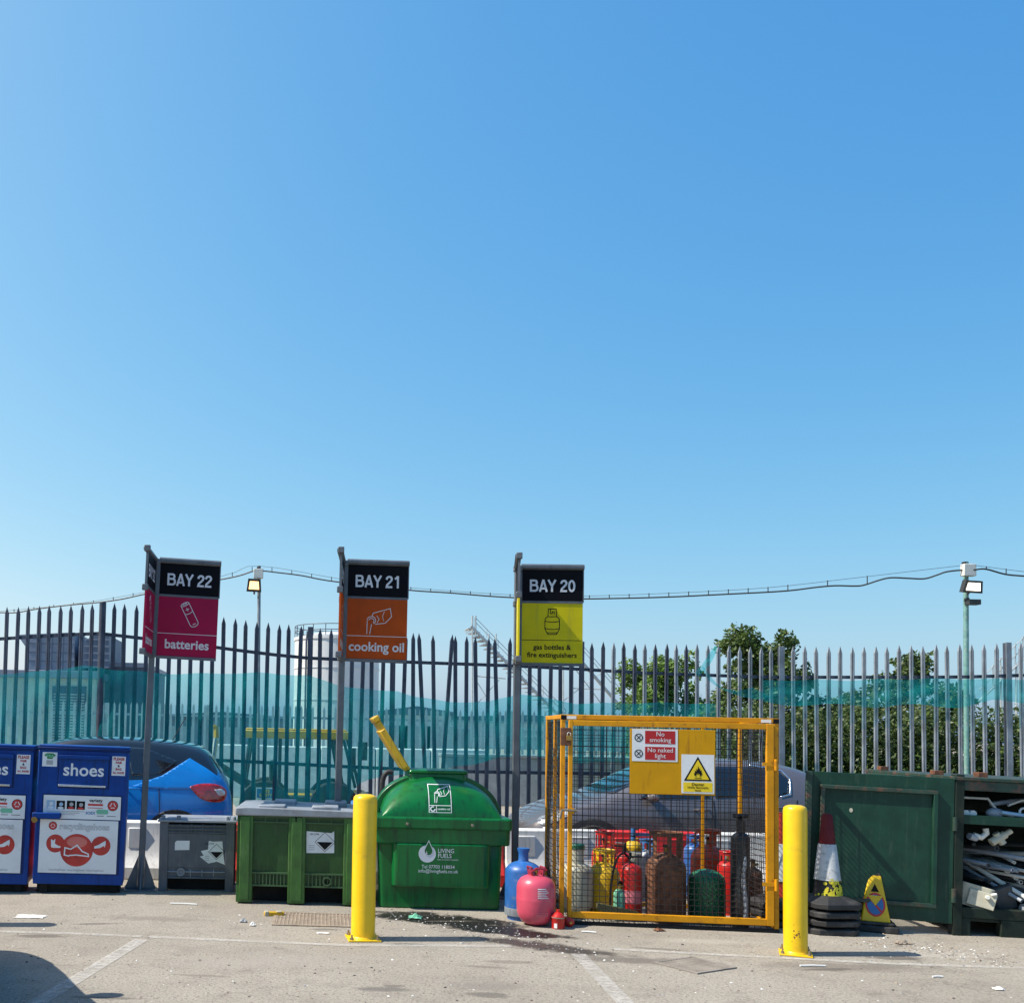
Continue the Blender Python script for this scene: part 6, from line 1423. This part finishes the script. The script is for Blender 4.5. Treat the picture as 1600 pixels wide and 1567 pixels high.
# grey hatchback, nose to the left
st_g = [(0.0, .34, .56, .60, .56, .44), (.08, .24, .62, .70, .74, .58), (.40, .20, .74, .86, .83, .66), (.85, .19, .84, .97, .845, .68), (1.05, .19, .87, 1.03, .85, .67), (1.70, .19, .90, 1.38, .85, .60), (2.15, .19, .92, 1.445, .85, .60), (2.75, .19, .95, 1.44, .85, .59), (3.25, .20, .99, 1.39, .84, .57), (3.55, .23, 1.02, 1.29, .82, .55), (3.72, .27, 1.0, 1.08, .79, .58), (3.80, .33, .86, .92, .74, .56), (3.82, .42, .62, .66, .64, .5)]
spec_g = {'side': [
    ('side_window', [(1.28, .95), (1.72, 1.28), (2.10, 1.35), (2.14, .98)], 'car_glass', .006),
    ('side_window', [(2.20, .98), (2.17, 1.35), (2.70, 1.355), (3.05, 1.30), (3.12, 1.22), (3.08, 1.05), (2.95, 1.02)], 'car_glass', .006),
    ('window_trim', [(2.98, 1.005), (3.11, 1.035), (3.155, 1.22), (3.08, 1.325), (2.70, 1.385), (2.70, 1.37), (3.07, 1.312), (3.137, 1.22), (3.095, 1.048), (2.98, 1.02)], 'chrome', .010),
    ('door_seam', [(2.16, .30), (2.172, .30), (2.177, .95), (2.165, .95)], 'car_plastic', .003),
    ('door_seam', [(2.92, .40), (2.932, .40), (3.10, .62), (3.18, .98), (3.168, .98), (3.09, .62)], 'car_plastic', .003),
    ('headlight', curve_poly([(.10, .62), (.16, .70), (.40, .80), (.55, .82), (.45, .74), (.25, .64)]), 'lamp_clear', .008),
    ('tail_light', curve_poly([(3.55, .98), (3.70, .98), (3.76, .86), (3.72, .74), (3.60, .80)]), 'tail_red', .008)],
    'rear': [('rear_window', [(-.5, 1.06), (.5, 1.06), (.46, 1.26), (-.46, 1.26)], 'car_glass', .006), ('number_plate', [(-.26, .62), (.26, .62), (.26, .73), (-.26, .73)], 'notice_yellow', .006)],
    'front': [('windscreen', [(-.62, 1.0), (.62, 1.0), (.54, 1.34), (-.54, 1.34)], 'car_glass', .006), ('grille', [(-.45, .42), (.45, .42), (.4, .54), (-.4, .54)], 'car_plastic', .006)],
    'mirror': (1.42, .95), 'handles': [(2.02, .84), (2.92, .88)], 'handle_m': 'car_grey'}
gc, _ = car('dark graphite hatchback parked behind the yellow cage', (2.90+3.82/2, 13.0, 0), R(1), 3.82, 1.70, st_g, 'car_grey', 'car_grey', (.72, 3.12), spec_g)
c2 = copy_tree(gc); c2['label'] = 'dark graphite car standing left of the frame that throws the rounded shadow at bottom left'
c2.location = (-2.66, 5.75, 0); c2.rotation_euler.z = R(-75)

# ------------------------------------------------------------------ ground things
def grid_cover(name, label, px, py, wx, wy, m, rz, n=9):
    t = thing(name, label, 'drain cover', G(px, py), rz)
    b = MB(); b.bb(-wx/2, wx/2, -wy/2, -wy/2+.025, .002, .010, m); b.bb(-wx/2, wx/2, wy/2-.025, wy/2, .002, .010, m); b.bb(-wx/2, -wx/2+.025, -wy/2+.025, wy/2-.025, .002, .010, m); b.bb(wx/2-.025, wx/2, -wy/2+.025, wy/2-.025, .002, .010, m); b.bb(-wx/2+.02, wx/2-.02, -wy/2+.02, wy/2-.02, .001, .0045, m); b.build('frame', t)
    b = MB(); k = 0
    for i in range(1, n*2):
        x = -wx/2+wx*i/(n*2); b.bb(x-.006, x+.006, -wy/2+.025, wy/2-.025, .0046, .0085, m)
    for i in range(1, n):
        y = -wy/2+wy*i/n; b.bb(-wx/2+.025, wx/2-.025, y-.006, y+.006, .0047, .0070, m)
    b.build('grating', t, smooth=0); return t
M['rust_ground'] = mat('rusty ground grating', (.29, .235, .18), .9, .0, var=.25, scale=9, dirt=(.20, .145, .10), damt=.6, dscale=6)
M['iron_ground'] = mat('dusty iron cover', (.23, .205, .18), .9, var=.25, dirt=(.13, .115, .10), damt=.6)
grid_cover('drain_grating', 'rusty brown drain grating flush with the yard by the green box', 497, 1437, .80, .62, 'rust_ground', R(-2), 12)
grid_cover('drain_cover', 'small dusty iron drain cover in the yard in front of the cage', 1085, 1508, .44, .40, 'iron_ground', R(30), 7)
p = G(428, 1430); b = MB(Matrix.Rotation(R(8), 4, 'Z')); b.bb(-.09, .09, -.03, .03, .0, .035, 'flap_yellow'); b.bb(-.085, -.05, -.035, .035, .002, .042, 'crate'); b.bb(.02, .07, -.034, .02, .035, .043, 'crate'); tag(b.build('wood_offcut', loc=p, bevel=.005), 'yellowish wood offcut lying in front of the green pallet box', 'offcut')
def crumple(name, label, cat, px, py, sx, sy, h, m, seed):
    rng = random.Random(seed); b = MB(); vs = []; fs = []; n = 7
    for i in range(n):
        for j in range(n):
            u, v = i/(n-1)-.5, j/(n-1)-.5; e = 1-2*max(abs(u), abs(v))
            vs.append((u*sx*(1+rng.uniform(-.2, .2)), v*sy*(1+rng.uniform(-.2, .2)), .004+h*max(.06, rng.random())*(.3+e)))
    for i in range(n-1):
        for j in range(n-1): a = i*n+j; fs.append((a, a+n, a+n+1, a+1))
    b.add(vs, fs, m); return tag(b.build(name, loc=G(px, py), rz=rng.uniform(-.5, .5), smooth=0, solid=.002), label, cat)
crumple('green_wrapper', 'crumpled bright green wrapper by the wet stain under the oil bank', 'wrapper', 649, 1434, .12, .12, .035, 'mint_print', 1)
crumple('paper_sheet', 'flat white paper sheet lying at the left of the yard', 'paper', 48, 1432, .24, .15, .008, 'paper', 2)
crumple('paper_scrap', 'small white paper scrap beside the wood offcut', 'paper', 395, 1446, .05, .05, .03, 'paper', 3)
crumple('white_tissue', 'white tissue lying under the right blue shoe bank front', 'tissue', 79, 1389, .06, .05, .04, 'paper', 4)
crumple('dead_leaf', 'brown dead leaf in front of the bottom rail of the cage', 'leaf', 1030, 1454, .09, .06, .03, 'rust', 5)
crumple('leaf_litter', 'brown leaf litter heap in front of the container door', 'leaf litter', 1412, 1474, .13, .07, .03, 'rust_ground', 6)
crumple('paper_scrap', 'white paper scrap lying at the lower right of the yard', 'paper', 1560, 1546, .07, .05, .02, 'paper', 7)
crumple('grey_rag', 'small grey rag lying near the wood offcut', 'rag', 380, 1440, .06, .06, .035, 'wall_grey', 8)
crumple('wrapper_film', 'flattened white wrapper left of the left bollard', 'wrapper', 505, 1458, .10, .05, .008, 'paper', 9)
for px, py, ln, a, lb in ((1270, 1510, .20, 4, 'white stick lying right below the right bollard'), (920, 1457, .12, -14, 'white stick lying in front of the cage corner'), (287, 1413, .26, -6, 'thin white strip lying in front of the grey box'), (1465, 1527, .08, 8, 'short white stick at the lower right of the yard')):
    b = MB(Matrix.Rotation(R(a), 4, 'Z')); b.tube([(-ln/2, 0, .009), (0, .004, .011), (ln/2, 0, .009)], .007, 'paper', 6); tag(b.build('white_stick', loc=G(px, py)), lb, 'stick')
rng = random.Random(31); b = MB()
def pebble(x, y, s, m):
    vs = []; fs = []
    for k in range(5): a = 2*math.pi*k/5+rng.random(); vs.append((x+s*math.cos(a)*rng.uniform(.7, 1.4), y+s*math.sin(a)*rng.uniform(.6, 1.2), .001))
    vs.append((x, y, s*rng.uniform(.4, .9)))
    b.add(vs, [(k, (k+1) % 5, 5) for k in range(5)], m)
for _ in range(1700):
    px = rng.uniform(-20, 1620); py = 1400+180*rng.random(); g_ = G(px, py); pebble(g_.x, g_.y, rng.choice([.003, .004, .005, .006, .010])*rng.uniform(.7, 1.3), rng.choice(['wall_grey', 'iron_ground', 'pipe_brown', 'wall_pale', 'rust_ground', 'rubber', 'iron_ground', 'rust_ground']))
for _ in range(420):
    q = rng.random(); px = 600+q*330+rng.gauss(0, 25); py = 1425+q*62+rng.gauss(0, 8); g_ = G(px, py); pebble(g_.x, g_.y, rng.uniform(.003, .011), rng.choice(['wall_pale', 'wall_grey', 'iron_ground', 'wall_grey', 'pipe_dark', 'rubber']))
for _ in range(420):
    q = rng.random(); px = 1360+q*230+rng.gauss(0, 20); py = 1470+q*35+rng.gauss(0, 5); g_ = G(px, py); pebble(g_.x, g_.y, rng.uniform(.003, .012), rng.choice(['rust_ground', 'iron_ground', 'wall_grey', 'iron_ground', 'rust_ground', 'pipe_brown', 'wall_pale']))
tag(b.build('grit', smooth=0, recalc=False), 'scattered grit and litter specks over the yard', 'grit', kind='stuff')
bpy.context.view_layer.update()
